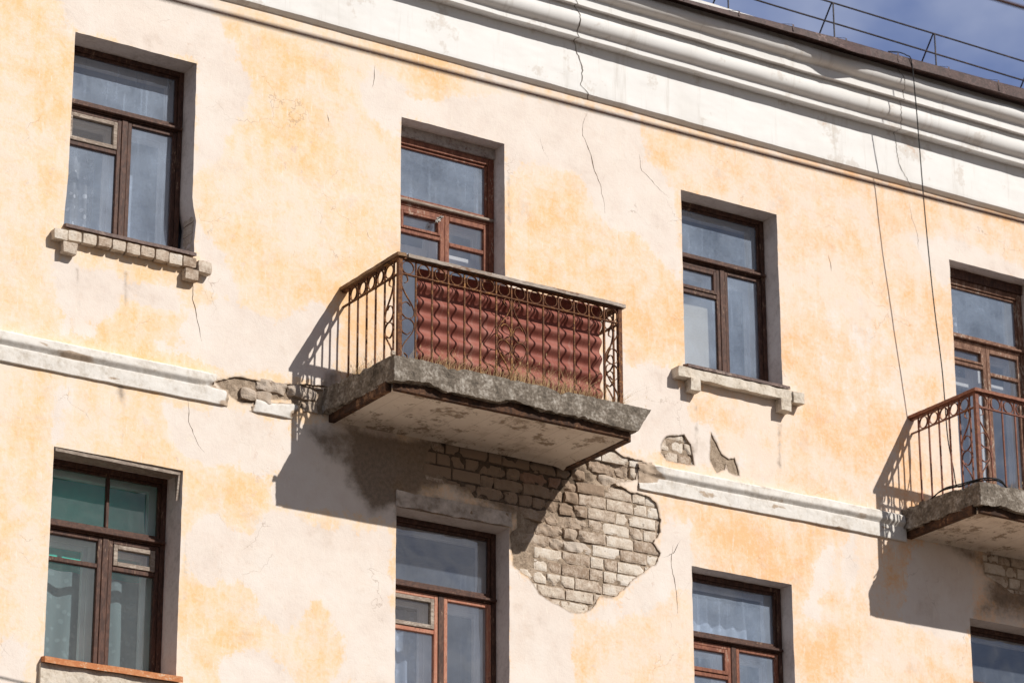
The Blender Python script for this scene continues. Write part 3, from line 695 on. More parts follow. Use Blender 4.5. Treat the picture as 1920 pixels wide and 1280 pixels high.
cornice_crack([(at(1102, 190).x, 13.575), (at(1083, 160).x, 13.68), (at(1087, 130).x, 13.82), (at(1083, 105, -.05).x, 13.98), (at(1080, 60, -.15).x, 14.15), (at(1082, 38, -.2).x, 14.30), (at(1074, 12, -.25).x, 14.42), (at(1078, 0, -.3).x, 14.6)], 0.010, 1)
cornice_crack([(at(1706, 350).x, 13.575), (at(1695, 320).x, 13.62), (at(1683, 285, -.05).x, 13.78), (at(1678, 250, -.05).x, 14.0), (at(1686, 225, -.15).x, 14.16), (at(1682, 195, -.2).x, 14.3), (at(1690, 165, -.25).x, 14.42), (at(1686, 125, -.33).x, 14.6)], 0.007, 2)

SPROF = [(0.0, 10.278), (0.026, 10.272), (0.048, 10.254), (0.052, 10.196), (0.047, 10.186), (0.036, 10.174), (0.027, 10.163), (0.022, 10.155), (0.024, 10.148), (0.024, 10.030), (0.020, 10.026), (0.0, 10.026)]
SD = dense(SPROF, 0.012)
def string_piece(x0, x1, parent, breaks):
    mb = MB(); bare = []; cut = []
    def fn(x, d, z):
        b = 0.0
        for (c, hw, zlo) in breaks:
            q = 1-abs(x-c)/hw
            q = q*2.2+0.5*noise.noise(Vector((x*7, z*9, 4)))
            if z < zlo: q -= (zlo-z)*40
            b = max(b, min(1, max(0, q)))
        cut.append(b)
        zc = z + 0.012*noise.noise(Vector((x*0.55, 0, 7)))+0.004*noise.noise(Vector((x*6, z*6, 3)))
        dd = d*(1-0.75*b) + b*0.034*max(-.3, nz((x*1.6, z*2.6, 1), 6, 6)) + (0.004*noise.noise(Vector((x*5, z*8, 6)))+0.002*noise.noise(Vector((x*25, z*25, 6))) if d > 0.001 else 0)
        bare.append(max(b, 0.75*max(0, nz((x*1.5, z*6, 1), 2, 4)), (0.36+0.6*noise.noise(Vector((x*2.2, z*6, 8)))) if 10.153 < z < 10.197 else 0, 0.5*max(0, noise.noise(Vector((x*1.7, 3, 8))))+.1 if z > 10.256 else 0))
        if b > .2: dd = max(dd, 0.006+0.004*nz((x*8, z*8, 3), 3))
        return Vector((x, -max(dd, 0.0 if b < .2 else .005), zc))
    vs = sweep(SD, x0, x1, 0.022, fn, mb, bare=0.0)
    mb.a['bare'] = bare
    if breaks and x0 < 10: mb.f = [f for f in mb.f if min(cut[i] for i in f) < .5]; mb.mi = [0]*len(mb.f)
    o = mb.build('string_course', WHITE, parent)
    o.data.polygons.foreach_set('use_smooth', [True]*len(o.data.polygons))
    try: o.data.set_sharp_from_angle(angle=math.radians(42))
    except Exception: pass
    return o
xa = at(480, 735).x
string_piece(6.5, 12.02, bld, [(at(500, 735).x, 0.62, 10.165), (at(450, 735).x, 0.17, 9.9), (at(600, 750).x, 0.30, 9.9)])
string_piece(at(1196, 890).x, 18.06, bld, [(at(1196, 890).x, 0.24, 10.12)])
string_piece(20.6, 25, bld, [])

# roof: sheet metal, a drip lip along the eaves, guard rail
def zlip(x): return 0.008*noise.noise(Vector((x*1.3, 2, 0)))+0.006*noise.noise(Vector((x*3.5, 5, 0)))
def lipb(x): return float(np.interp(x, [12, 15.4, 17.1, 18, 19.45, 22], [14.545, 14.545, 14.565, 14.565, 14.585, 14.59]))
def lipt(x): return float(np.interp(x, [12, 15.4, 17.1, 18, 19.45, 22], [14.575, 14.585, 14.650, 14.665, 14.705, 14.71]))
mb = MB(); n = 420; vs = []; fs = []
for i in range(n+1):
    x = -6+40*i/n; q = zlip(x); yo = 0.012*noise.noise(Vector((x*2.2, 9, 1)))
    bent = math.exp(-((x-at(1590, 85, -.45).x)/0.22)**2)
    pr = [(0.30, 14.64), (-0.30, 14.60), (-0.44-yo, 14.570+q), (-0.472-yo-0.05*bent, lipb(x)-.012+q-0.05*bent), (-0.478-yo-0.05*bent, lipb(x)+q-.010-0.05*bent), (-0.472-yo, lipt(x)+q-.020), (-0.45, lipt(x)-.002+q*.6), (0.4, 15.07), (5.0, 17.1)]
    vs += [(x, a, b) for a, b in pr]
P = 9
for i in range(n):
    for j in range(P-1): fs.append((i*P+j, (i+1)*P+j, (i+1)*P+j+1, i*P+j+1))
mb.add(vs, fs)
x = -5.7
while x < 33.5:       # standing seams
    q = zlip(x)
    mb.add([(x-.010, -.484, lipb(x)+.008+q), (x+.010, -.484, lipb(x)+.008+q), (x+.010, -.472, lipt(x)+.005+q), (x-.010, -.472, lipt(x)+.005+q), (x-.012, 5, 17.12), (x+.012, 5, 17.12)], [(0, 1, 2, 3), (3, 2, 5, 4)])
    x += 0.62
roof = mb.build('roof', ROOFM, bld)
mb = MB(); mb.add([(-6, 5, 17.1), (34, 5, 17.1), (34, 10.4, 14.6), (-6, 10.4, 14.6), (-6, 0.3, 14.6), (34, 0.3, 14.6)], [(0, 1, 2, 3), (0, 3, 4), (1, 5, 2)]); mb.build('rear_roof', ROOFM, bld)
RY = 0.02
ztop, zmid = at(1562, 6, RY).z, at(1567, 45, RY).z
mb = MB()
for z in (ztop, zmid):
    mb.tube([(xx, RY, z+0.006*noise.noise(Vector((xx*.8, z, 0)))) for xx in np.arange(6, 27, 0.4)], 0.0085, 6)
rail = mb.build('roof_railing', IRON, bld)
sx0 = at(1562, 6, RY).x; sdx = at(1752, 60, RY).x-sx0
proto = MB(); zb0, zb1 = 14.64+0.45*(RY+.43)-ztop+0.02, 14.64+0.45*(RY+.55)-ztop
proto.tube([(0.0, 0.0, zb0), (0, 0, 0.0), (0.0, 0.012, 0.012), (0, 0.03, 0.0), (0, 0.30, zb1+0.08)], 0.0085, 6)
pm = proto.mesh('stanchion'); pm.materials.append(IRON)
for k in range(-8, 7):
    o = link('stanchion', pm, None, rail); o.location = (sx0+k*sdx, RY, ztop)

# rear and end walls so that the block is a closed body
mb = MB(); mb.box(-6, 34, 2.2, 10, 0, 14.6); mb.box(-6, -5.8, 0.004, 2.2, 0, 14.55); mb.box(33.8, 34, 0.004, 2.2, 0, 14.55); mb.build('rear_block', REVEAL, bld)

# ------------------------------------------------------------------ windows
def bar(mb, x0, x1, z0, z1, y0, y1): mb.box(min(x0, x1), max(x0, x1), min(y0, y1), max(y0, y1), min(z0, z1), max(z0, z1))
def ring(mb, x0, x1, z0, z1, y0, y1, w_, wb=None):
    wb = wb or w_
    bar(mb, x0, x0+w_, z0, z1, y0, y1); bar(mb, x1-w_, x1, z0, z1, y0, y1)
    bar(mb, x0+w_, x1-w_, z1-w_, z1, y0+0.0006, y1); bar(mb, x0+w_, x1-w_, z0, z0+wb, y0+0.0006, y1)
def pane(mb, x0, x1, z0, z1, y):
    mb.box(x0-.004, x1+.004, y, y+0.004, z0-.004, z1+.004)
def room(win, o, mat, mat2=None, depth=1.5):
    Y = o['Y']; x0, x1, z0, z1 = o['x0']-0.7, o['x1']+0.7, o['z0']-0.35, o['z1']+0.22
    y0, y1 = Y+0.20, Y+0.2+depth; mb = MB()
    v = [(x, y, z) for x in (x0, x1) for y in (y0, y1) for z in (z0, z1)]
    mb.add(v, [(0, 1, 3, 2), (4, 6, 7, 5), (2, 3, 7, 6), (0, 2, 6, 4), (1, 5, 7, 3)])
    # inner returns of the opening
    a, b, c, d = o['x0'], o['x1'], o['z0'], o['z1']
    for q in ([(x0, y0, z0), (a, y0, z0), (a, y0, z1), (x0, y0, z1)], [(b, y0, z0), (x1, y0, z0), (x1, y0, z1), (b, y0, z1)], [(a, y0, z0), (b, y0, z0), (b, y0, c), (a, y0, c)], [(a, y0, d), (b, y0, d), (b, y0, z1), (a, y0, z1)],
              [(a, y0, c), (a, Y+.07, c), (a, Y+.07, d), (a, y0, d)], [(b, y0, c), (b, Y+.07, c), (b, Y+.07, d), (b, y0, d)], [(a, y0, d), (a, Y+.07, d), (b, Y+.07, d), (b, y0, d)], [(a, y0, c), (a, Y+.07, c), (b, Y+.07, c), (b, y0, c)]):
        mb.add(q, [(0, 1, 2, 3)])
    mb.build('interior_wall', mat, win)
def inner_frame(win, o, xm, zt, door=False, off=0.0):
    Y = o['Y']+0.145; x0, x1, z0, z1 = o['x0'], o['x1'], o['z0'], o['z1']; mb = MB()
    ring(mb, x0+.002, x1-.002, z0+.002, z1-.002, Y, Y+.05, 0.085)
    bar(mb, x0+.085, x1-.085, zt-.085, zt+.06, Y-.002, Y+.048); bar(mb, xm-.065+off, xm+.065+off, z0+.085, zt-.085, Y-.004, Y+.046)
    ring(mb, x0+.086, xm-.066+off, z0+.086, zt-.086, Y+.010, Y+.05, 0.036); ring(mb, xm+.066+off, x1-.086, z0+.086, zt-.086, Y+.010, Y+.05, 0.036)
    mb.build('inner_frame', WWHITE, win, bevel=0.003)

def window(o, mat, glass, xm, zt, zv, vents=('L',), vent_mat=None, sash_mat=None, split_top=False, room_mat=None, topglass=None):
    x0, x1, z0, z1, Y = o['x0'], o['x1'], o['z0'], o['z1'], o['Y']; sash_mat = sash_mat or mat; vent_mat = vent_mat or sash_mat
    f = MB(); ring(f, x0+.001, x1-.001, z0+.001, z1-.001, Y, Y+.085, 0.042, 0.06)
    bar(f, x0+.0435, x1-.0435, zt-.034, zt+.026, Y+.002, Y+.083)
    bar(f, xm-.027, xm+.027, z0+.062, zt-.036, Y+.004, Y+.08)
    win = f.build('window', mat, bld, bevel=0.004)
    led = MB(); bar(led, x0+.03, x1-.012, zt-.022, zt+.004, Y-.034, Y+.001); led.build('drip_ledge', mat, win, bevel=0.006); led = MB(); bar(led, x0+.03, x1-.02, z0+.045, z0+.075, Y-.022, Y-.0012); led.build('bottom_ledge', mat, win, bevel=0.006)
    s = MB(); ring(s, x0+.0435, x1-.0435, zt+.028, z1-.0435, Y+.02, Y+.06, 0.022)
    if split_top: bar(s, xm-.004, xm+.022, zt+.050, z1-.0655, Y+.021, Y+.059)
    s.build('top_sash', mat, win, bevel=0.003)
    g = MB(); pane(g, x0+.0655, x1-.0655, zt+.050, z1-.0655, Y+.042)
    g.build('top_pane', topglass or glass, win); g = MB()
    vg = MB(); nv = 0
    for sd, a, b in (('L', x0+.0435, xm-.0285), ('R', xm+.0285, x1-.0435)):
        t = zt-.038; s = MB(); ring(s, a, b, z0+.063, t, Y+.010, Y+.06, 0.036)
        if sd in vents:
            bar(s, a+.036, b-.036, zv-.018, zv+.018, Y+.011, Y+.058)
        s.build('sash', sash_mat, win, bevel=0.004)
        if sd in vents:
            vm = vent_mat.get(sd) if isinstance(vent_mat, dict) else vent_mat
            if vm is None:
                pane(g, a+.036, b-.036, z0+.099, zv-.018, Y+.032); pane(g, a+.036, b-.036, zv+.018, t-.036, Y+.032)
                continue
            v = MB(); ring(v, a+.040, b-.040, zv+.022, t-.040, Y+.000, Y+.045, 0.034); v.build('vent_sash', vm, win, bevel=0.003)
            g2 = MB(); pane(g2, a+.074, b-.074, zv+.056, t-.074, Y+.025); g2.build('vent_pane', MILK_GLASS if vm is WGREY else glass, win)
            pane(g, a+.036, b-.036, z0+.099, zv-.018, Y+.032)
        else: pane(g, a+.036, b-.036, z0+.099, t-.036, Y+.032)
    g.build('pane', glass, win)
    if room_mat: room(win, o, room_mat, depth=0.24 if o['k'] == 'W5' else 1.5)
    return win
def metal_sill(win, o, mat, out=0.07, th=0.018, drop=0.05):
    x0, x1, z0, Y = o['x0'], o['x1'], o['z0'], o['Y']; mb = MB(); n = 40; vs = []
    for i in range(n+1):
        t = i/n; x = x0-.02+(x1-x0+.045)*t; e = 0.006*noise.noise(Vector((x*5, 1, z0)))
        vs += [(x, Y-.0015, z0+0.055), (x, -out+e, z0+.055-drop+e), (x, -out-.004+e, z0+.055-drop-th*1.6+e), (x, -out+.012, z0+.055-drop-th*1.4), (x, Y-.0015, z0+.03)]
    fs = [(i*5+j, (i+1)*5+j, (i+1)*5+j+1, i*5+j+1) for i in range(n) for j in range(4)] + [(0, 1, 2, 3, 4), tuple(n*5+k for k in (4, 3, 2, 1, 0))]
    mb.add(vs, fs); return mb.build('sill', mat, win)
O = {o['k']: o for o in OPEN}
w1 = window(O['W1'], WDARK, PLANE_GLASS, 10.253, 12.425, 12.085, ('L',), WGREY, room_mat=ROOMB); inner_frame(w1, O['W1'], 10.25, 12.42); metal_sill(w1, O['W1'], SILLM, 0.055)
w3 = window(O['W3'], WDARK, PLANE_GLASS, 16.235, 12.395, 12.075, ('L',), WDARK, room_mat=ROOMB); inner_frame(w3, O['W3'], 16.235, 12.39); metal_sill(w3, O['W3'], SILLM, 0.075)
w5 = window(O['W5'], WDARK, GRIME_GLASS, 10.26, 8.905, 8.635, ('L', 'R'), dict(L=None, R=WGREY), split_top=True, room_mat=ROOMT); inner_frame(w5, O['W5'], 10.24, 8.9); metal_sill(w5, O['W5'], SILLRUST, 0.07, 0.03)
w6 = window(O['W6'], WDARK, CLEAN_GLASS, 13.268, 8.885, 8.53, ('L',), WGREY, WPINK, room_mat=ROOMD); inner_frame(w6, O['W6'], 13.25, 8.88); metal_sill(w6, O['W6'], SILLM)
w7 = window(O['W7'], WDARK, PLANE_GLASS, 16.215, 8.87, 8.545, ('L',), WRED, WRED, room_mat=ROOMD); inner_frame(w7, O['W7'], 16.2, 8.86); metal_sill(w7, O['W7'], SILLM)
w8 = window(O['W8'], WDARK, CLEAN_GLASS, 19.3, 8.87, 8.545, ('L',), WMID, room_mat=ROOMD); inner_frame(w8, O['W8'], 19.3, 8.86); metal_sill(w8, O['W8'], SILLM)

def door(o, mat, xm, zt, zv, zr, room_mat, lintel):
    x0, x1, z0, z1, Y = o['x0'], o['x1'], o['z0'], o['z1'], o['Y']; zc = z1-0.095
    f = MB(); bar(f, x0+.001, x0+.055, z0, zc, Y, Y+.085); bar(f, x1-.055, x1-.001, z0, zc, Y, Y+.085); bar(f, x0+.056, x1-.056, zc-.06, zc, Y+.001, Y+.085)
    bar(f, x0+.056, x1-.056, zt-.04, zt+.03, Y+.002, Y+.083)
    d = f.build('balcony_door', mat, bld, bevel=0.004)
    b = MB(); b.lattice((x0+.002, Y-.02, zc+.001), (x1-.002, Y+.08, z1+.01), 0.04, lambda v: v+Vector((0, 0.006*nz(v, 9), 0.0))); b.build('lintel_board', lintel, d)
    led = MB(); bar(led, x0+.03, x1-.02, zt-.012, zt+.014, Y-.03, Y+.001); led.build('drip_ledge', WGREY if mat is WRED else mat, d, bevel=0.006)
    s = MB(); ring(s, x0+.056, x1-.056, zt+.032, zc-.062, Y+.02, Y+.06, 0.022); s.build('top_sash', mat, d, bevel=0.003)
    g = MB(); pane(g, x0+.078, x1-.078, zt+.054, zc-.084, Y+.04); g.build('top_pane', PLANE_GLASS, d)
    g = MB(); zk = z0+0.34
    for sd, a, b_ in (('L', x0+.057, xm-.001), ('R', xm+.001, x1-.057)):
        t = zt-.042; lf = MB(); ring(lf, a, b_, z0+.012, t, Y+.006, Y+.06, 0.045)
        zz = zv if sd == 'L' else zr
        bar(lf, a+.045, b_-.045, zz-.018, zz+.018, Y+.008, Y+.058); bar(lf, a+.045, b_-.045, zk-.03, zk+.03, Y+.008, Y+.058)
        if sd == 'L': ring(lf, a+.047, b_-.047, zz+.02, t-.047, Y-.004, Y+.04, 0.026)
        lf.build('door_leaf', mat, d, bevel=0.004)
        k = MB(); k.box(a+.045, b_-.045, Y+.02, Y+.045, z0+.057, zk-.03); k.build('kick_panel', WWHITE if mat is WRED and sd == 'L' else mat, d)
        pane(g, a+.045, b_-.045, zz+.018, t-.045, Y+.03); pane(g, a+.045, b_-.045, zk+.03, zz-.018, Y+.03)
    g.build('pane', CLEAN_GLASS, d)
    room(d, o, room_mat); inner_frame(d, o, xm-.01, zt, True)
    k = MB(); Yi = Y+.15
    for a, b_ in ((x0+.1, xm-.08), (xm+.06, x1-.1)):
        k = MB(); bar(k, a, b_, zt-.42, zt-.33, Yi, Yi+.045); k.build('inner_muntin', WWHITE, d, bevel=0.003); k = MB(); bar(k, a, b_, z0+.05, zk+.06, Yi, Yi+.045); k.build('inner_panel', WWHITE, d, bevel=0.003)
    return d
door(O['W2'], WRED, 13.268, 12.255, 11.985, 11.955, ROOMB, m_stone('peeling_lintel', (0.14, 0.07, 0.05), (0.42, 0.37, 0.34), (0.52, 0.47, 0.43), 14, 0.5))
door(O['W4'], WMID, 19.318, 12.245, 11.995, 11.95, ROOMB, WDARK)

# brick ledge under the first window, cement ledge with two brackets under the second
mb = MB(); lo = at(92, 440); x = lo.x
def wornbrick(mb, x0, x1, z0, z1, out, sd):
    def fn(v):
        q = v.copy(); k = Vector((q.x*16+sd, q.y*16, q.z*16)); c = Vector(((x0+x1)/2, -out/2, (z0+z1)/2)); e = 0
        for i, h in enumerate(((x1-x0)/2, out/2, (z1-z0)/2)): e += max(0, abs(v[i]-c[i])/h-0.7)/0.3
        q += (c-q)*0.03*max(0, e-1)
        return q+Vector((noise.noise(k), noise.noise(k+Vector((7, 1, 3))), noise.noise(k+Vector((2, 9, 4)))))*0.006
    mb.lattice((x0, -out, z0), (x1, 0.02, z1), 0.022, fn, tone=0.15+0.5*rnd.random(), rough=0.25, red=0.0)
nb = 9; bx0, bx1 = 9.665, 10.80; bw = (bx1-bx0)/nb
for i in range(nb): wornbrick(mb, bx0+i*bw+.005, bx0+(i+1)*bw-.005, 11.115+rnd.uniform(-.004, .004), 11.200, 0.066+rnd.uniform(-.008, .008), i*3.3)
wornbrick(mb, 9.545, 9.66, 11.10, 11.185, 0.08, 50); wornbrick(mb, 10.805, 10.925, 11.085, 11.185, 0.08, 60)
wornbrick(mb, 9.625, 9.745, 11.0, 11.09, 0.078, 70); wornbrick(mb, 10.69, 10.81, 11.005, 11.095, 0.078, 80)
mb.build('brick_ledge', BRICK, bld)
mb = MB()
def softbox(x0, x1, z0, z1, out, sd, st=0.03):
    mb.lattice((x0, -out, z0), (x1, 0.02, z1), st, lambda v: v+Vector((noise.noise(v*13+Vector((sd, 0, 0))), noise.noise(v*13+Vector((sd, 5, 0))), noise.noise(v*13+Vector((sd, 0, 7)))))*0.007, bare=0.0)
softbox(15.55, 16.825, 11.115, 11.205, 0.085, 1); softbox(15.50, 15.62, 11.105, 11.20, 0.105, 2); softbox(16.76, 16.885, 11.10, 11.20, 0.105, 3)
softbox(15.635, 15.735, 11.0, 11.112, 0.10, 4); softbox(16.625, 16.735, 11.0, 11.112, 0.10, 5)
mb.build('cement_ledge', CEMENT, bld)
# thin flashing hanging from the head of the lower left window
mb = MB(); n = 30; vs = []
for i in range(n+1):
    x = 9.68+1.07*i/n; e = 0.006*noise.noise(Vector((x*6, 0, 0))); vs += [(x, 0.004+e, 9.424-.012*i/n), (x, 0.004+e, 9.40+e-.012*i/n), (x, 0.18, 9.405+e)]
mb.add(vs, [(i*3+j, (i+1)*3+j, (i+1)*3+j+1, i*3+j+1) for i in range(n) for j in range(2)])
mb.add([(10.75, 0.006, 9.41), (10.75, 0.075, 9.41), (10.75, 0.05, 9.20), (10.75, 0.04, 9.19), (10.735, 0.006, 9.41), (10.735, 0.075, 9.41), (10.735, 0.05, 9.20), (10.735, 0.04, 9.19)], [(0, 1, 2, 3), (7, 6, 5, 4), (0, 3, 7, 4), (1, 5, 6, 2), (3, 2, 6, 7)])
mb.build('flashing', WGREY, bld)
mb = MB(); mb.lattice((9.63, -.035, 7.55), (10.80, .02, 7.72), 0.04, lambda v: v+Vector((0, nz(v, 8)*.008, nz(v, 9)*.006)), bare=0.05); mb.build('cement_ledge', CEMENT, bld)
# worn raised lintel band over the lower middle window
mb = MB(); mb.lattice((12.70, -.009, 9.472), (13.82, .02, 9.60), 0.03, lambda v: v+Vector((nz(v, 11)*.006, nz(v, 8)*.012, nz(v, 9)*.012)), bare=1.0, dirt=0.5); mb.build('lintel_band', WALL, bld)

# ------------------------------------------------------------------ balconies
SCR = [(.29, .096), (.5, .065), (.44, .012), (.2, .0), (.03, .06), (.13, .15), (.39, .235), (.8, .34), (.98, .426), (.85, .487), (.49, .51), (.13, .47), (.02, .41), (.18, .34), (.49, .32), (.71, .357)]
def balcony(X, iron, railmat_f, railmat_s, seed, plank):
    xl, xr, yf = X+12.185, X+14.32, -0.895
    zt, z2, zs = 11.215, 11.09, 10.36
    R = random.Random(seed)
    # slab with crumbling edges
    mb = MB()
    def fn(v):
        q = v.copy(); ty = -v.y/1.0; tz = (v.z-10.13)/0.21
        if v.x < X+13: q.x += 0.075*ty
        else: q.x += (-0.13+0.13*tz)*min(1, ty*1.3+.2)
        k = q-Vector((X, 0, 0))+Vector((seed*3.7, 0, 0))
        edge = max(0, min(1, (ty-0.9)/0.1)) + max(0, 1-abs(v.x-(X+12.01))/0.06)+max(0, 1-abs(v.x-(X+14.55))/0.06); edge = min(1, edge)
        big = nz(k, 3.0, 4); fine = nz(k, 13, 4)
        low = 1-tz
        q.y += edge*(0.007*big+0.0025*fine+0.003*nz(k, 34, 3))
        q.x += edge*(0.012*nz(k+Vector((9, 0, 0)), 5, 4)+0.005*nz(k, 30, 3))
        q.z += (0.005*fine + edge*(0.004*big if tz > 0.5 else 0) + 0.004*nz(k, 30, 2))*(1 if tz > .9 or tz < .1 else .3)
        if v.y > -1.2 and edge > 0.3:
            chip = max(0, nz(Vector((k.x*1.0, k.y*1.0, seed)), 2.3, 4)-0.22)*0.06 + max(0, nz(Vector((k.x, k.y, seed+4)), 9, 3))*0.022 + 0.032*(math.exp(-((v.x-X-13.98)/0.26)**2)+math.exp(-((v.x-X-12.28)/0.09)**2))*(0.7+0.6*nz(Vector((k.x, 0, 3)), 16, 3))
            q.z += low*low*chip
            tchip = max(0, nz(Vector((k.x, k.y, seed+11)), 4, 4)-0.1)*0.07
            q.z -= tz*tz*tchip
        return q
    mb.lattice((X+12.01, -1.0, 10.13), (X+14.55, 0.0, 10.345), 0.016, fn)
    bal = mb.build('balcony', SLAB, bld)
    mb = MB()
    mb.box(X+12.13, X+14.36, -0.925, -0.90, 10.076, 10.150); mb.box(X+12.115, X+14.375, -0.945, -0.9255, 10.076, 10.20)
    for xa, wa in ((12.065, .055), (14.345, .075)): mb.box(X+xa, X+xa+wa, -0.899, 0.02, 10.068, 10.150)
    mb.build('edge_beam', RUSTBEAM, bal, bevel=0.004)
    mb = MB(); mb.lattice((X+12.12, -0.90, 10.104), (X+14.346, 0.0, 10.16), 0.05, lambda v: v+Vector((0, 0, 0.004*nz(v, 5)+(-0.03*max(0, 1-abs(v.x-(X+14.34))/0.06) if v.z < 10.12 else 0)-0.02*max(0, 1-abs(v.y)/0.05)*(v.z < 10.12)))); mb.build('soffit', SOFFIT, bal)
    # corner posts and rails
    mb = MB(); mb.box(xl-.018, xl+.018, yf-.018, yf+.018, zs-.03, zt); pl = mb.mesh('corner_post'); pl.materials.append(iron); link('corner_post', pl, None, bal)
    o = link('corner_post', pl, None, bal); o.location = (xr-xl, 0, 0)
    mb = MB(); mb.box(xl-.02, xr+.02, yf-.02, yf+.02, zt+.0005, zt+.010); mb.box(xl+.018, xr-.018, yf-.012, yf+.012, z2-.005, z2+.005)
    for xs in (xl, xr):
        mb.box(xs-.019, xs+.019, yf+.0205, -0.0, zt+.0005, zt+.009); mb.box(xs-.011, xs+.011, yf+.018, -.0, z2-.005, z2+.005)
    mb.build('rail_bar', iron, bal)
    wood = lambda v: v+Vector((0.003*nz(v, 14), 0.004*nz(v, 9), 0.003*nz(v, 11)+0.008*noise.noise(Vector((v.x*.9, v.y*.9, seed)))))
    mb = MB(); mb.lattice((xl+(.06 if plank else -.03), yf-.04, zt+.012), (xr+.045, yf+.045, zt+.042), 0.03, wood); mb.build('handrail', railmat_f, bal)
    for xs in (xl, xr):
        mb = MB(); mb.lattice((xs-.04, yf+(-.04 if xs == xl else .047), zt+.0115), (xs+.04, -.0, zt+.040), 0.04, wood); mb.build('handrail', railmat_s, bal)
    # balusters, rings, scrolls
    mb = MB(); mb.box(-.0065, .0065, -.0065, .0065, zs-.03, zt); bm_ = mb.mesh('baluster'); bm_.materials.append(iron)
    N = 14; bw = (xr-xl)/N; rr = 0.055
    circ = [(rr*math.cos(2*math.pi*k/24), rr*math.sin(2*math.pi*k/24)) for k in range(24)]
    mb = MB(); mb.flat([(a, 0, b) for a, b in circ], (0, 1, 0), .0065, .016, True); rf = mb.mesh('ring'); rf.materials.append(iron)
    mb = MB(); mb.flat([(0, a, b) for a, b in circ], (1, 0, 0), .0065, .016, True); rs = mb.mesh('ring'); rs.materials.append(iron)
    zr = (zt+z2)/2
    H = z2-zs-.01; wc = bw-.018
    def scrollmesh(side, flip):
        mb = MB()
        for up in (0, 1):
            pts = []
            for u, v in SCR:
                vv = v if not up else 1.02-v
                uu = (1-u if flip else u)*wc - wc/2
                pts.append((uu, 0, -vv*H) if not side else (0, uu, -vv*H))
            mb.flat(spline(pts, 5), (1, 0, 0) if side else (0, 1, 0), .0065, .014)
        m = mb.mesh('scroll'); m.materials.append(iron); return m
    def jit(o, a=0.012): o.rotation_euler = (R.uniform(-a, a), R.uniform(-a, a), R.uniform(-.1, .1))
    for i in range(1, N):
        o = link('baluster', bm_, None, bal); o.location = (xl+i*bw+R.uniform(-.003, .003), yf, 0)
    for i in range(N):
        o = link('ring', rf, None, bal); o.location = (xl+(i+.5)*bw, yf, zr); o.scale = (R.uniform(.95, 1.05), 1, R.uniform(.97, 1.03)); jit(o)
    sa, sb = scrollmesh(False, False), scrollmesh(False, True)
    for i, m in ((0, sa), (6, sb), (7, sa), (13, sb)):
        o = link('scroll', m, None, bal); o.location = (xl+(i+.5)*bw, yf, z2-.005)
    ys = [-.097+.0-(.1425*k) for k in range(6)]
    ssd = scrollmesh(True, False)
    for xs in (xl, xr):
        for y in ys:
            o = link('baluster', bm_, None, bal); o.location = (xs, y, 0)
        for k in range(5):
            o = link('ring', rs, None, bal); o.location = (xs, (ys[k]+ys[k+1])/2, zr); jit(o)
        o = link('scroll', ssd, None, bal); o.location = (xs, (ys[4]+ys[5])/2, z2-.005)
    return bal
balcony(0.0, RUST, GREYWOOD, BROWNRAIL, 5, True)
balcony(6.02, REDIRON, REDRAIL, REDRAIL, 9, False)

# ------------------------------------------------------------------ loose things
# corrugated sheet behind the front railing
mb = MB(); nx, nz2 = 44, 150; vs = []; x0, x1, z0, z1 = 12.405, 14.195, 10.375, 11.205
for j in range(nz2+1):
    for i in range(nx+1):
        x = x0+(x1-x0)*i/nx; z = z0+(z1-z0+.038*i/nx)*j/nz2
        y = -0.80+0.021*math.sin(2*math.pi*(z-z0+.012*noise.noise(Vector((x*1.1, z*2, 9))))/0.150+0.6)+0.010*noise.noise(Vector((x*1.6, z*1.5, 2)))+0.003*noise.noise(Vector((x*6, z*4, 5)))
        vs.append((x+0.004*noise.noise(Vector((z*9, i > nx/2, 3))), y, z))
b = len(vs); vs += [(x, y+0.006, z) for x, y, z in vs]
W_ = nx+1; fs = []
for j in range(nz2):
    for i in range(nx):
        q = (j*W_+i, j*W_+i+1, (j+1)*W_+i+1, (j+1)*W_+i); fs.append(q); fs.append(tuple(k+b for k in reversed(q)))
for j in range(nz2):
    for i in (0, nx): fs.append((j*W_+i, (j+1)*W_+i, (j+1)*W_+i+b, j*W_+i+b))
for i in range(nx):
    for j in (0, nz2): fs.append((j*W_+i, j*W_+i+1, j*W_+i+1+b, j*W_+i+b))
mb.add(vs, fs); o = mb.build('corrugated_sheet', SHEET, smooth=True)
tag(o, 'dull red corrugated sheet standing behind the ornate front railing of the nearer balcony', 'sheet')

def grass(name, spots, label, n, hmax, seed):
    R = random.Random(seed); mb = MB()
    for _ in range(n):
        (xa, ya, xb, yb, hm) = R.choice(spots); t = R.random(); x = xa+(xb-xa)*t+R.gauss(0, .012); y = ya+(yb-ya)*t+R.gauss(0, .025); z = 10.335
        h = hm*R.uniform(.2, 1.1); lx, ly = R.gauss(0.3, .5)*h, R.gauss(-.08, .3)*h; wd = R.uniform(.0007, .0015)
        vs = []
        for k in range(4):
            s = k/3; c = Vector((x+lx*s*s, y+ly*s*s, z+h*s*(1-.15*s))); q = wd*(1-.8*s)
            vs += [c+Vector((-q, q*.3, 0)), c+Vector((q, -q*.3, 0))]
        mb.add(vs, [(2*k, 2*k+1, 2*k+3, 2*k+2) for k in range(3)])
        if R.random() < .10:
            c = vs[-1]; mb.add([c+Vector((-.002, 0, -.010)), c+Vector((.002, 0, -.010)), c+Vector((.003, 0, .010)), c+Vector((-.001, 0, .014))], [(0, 1, 2, 3)])
    tag(mb.build(name, STRAW), label, 'grass', kind='stuff')
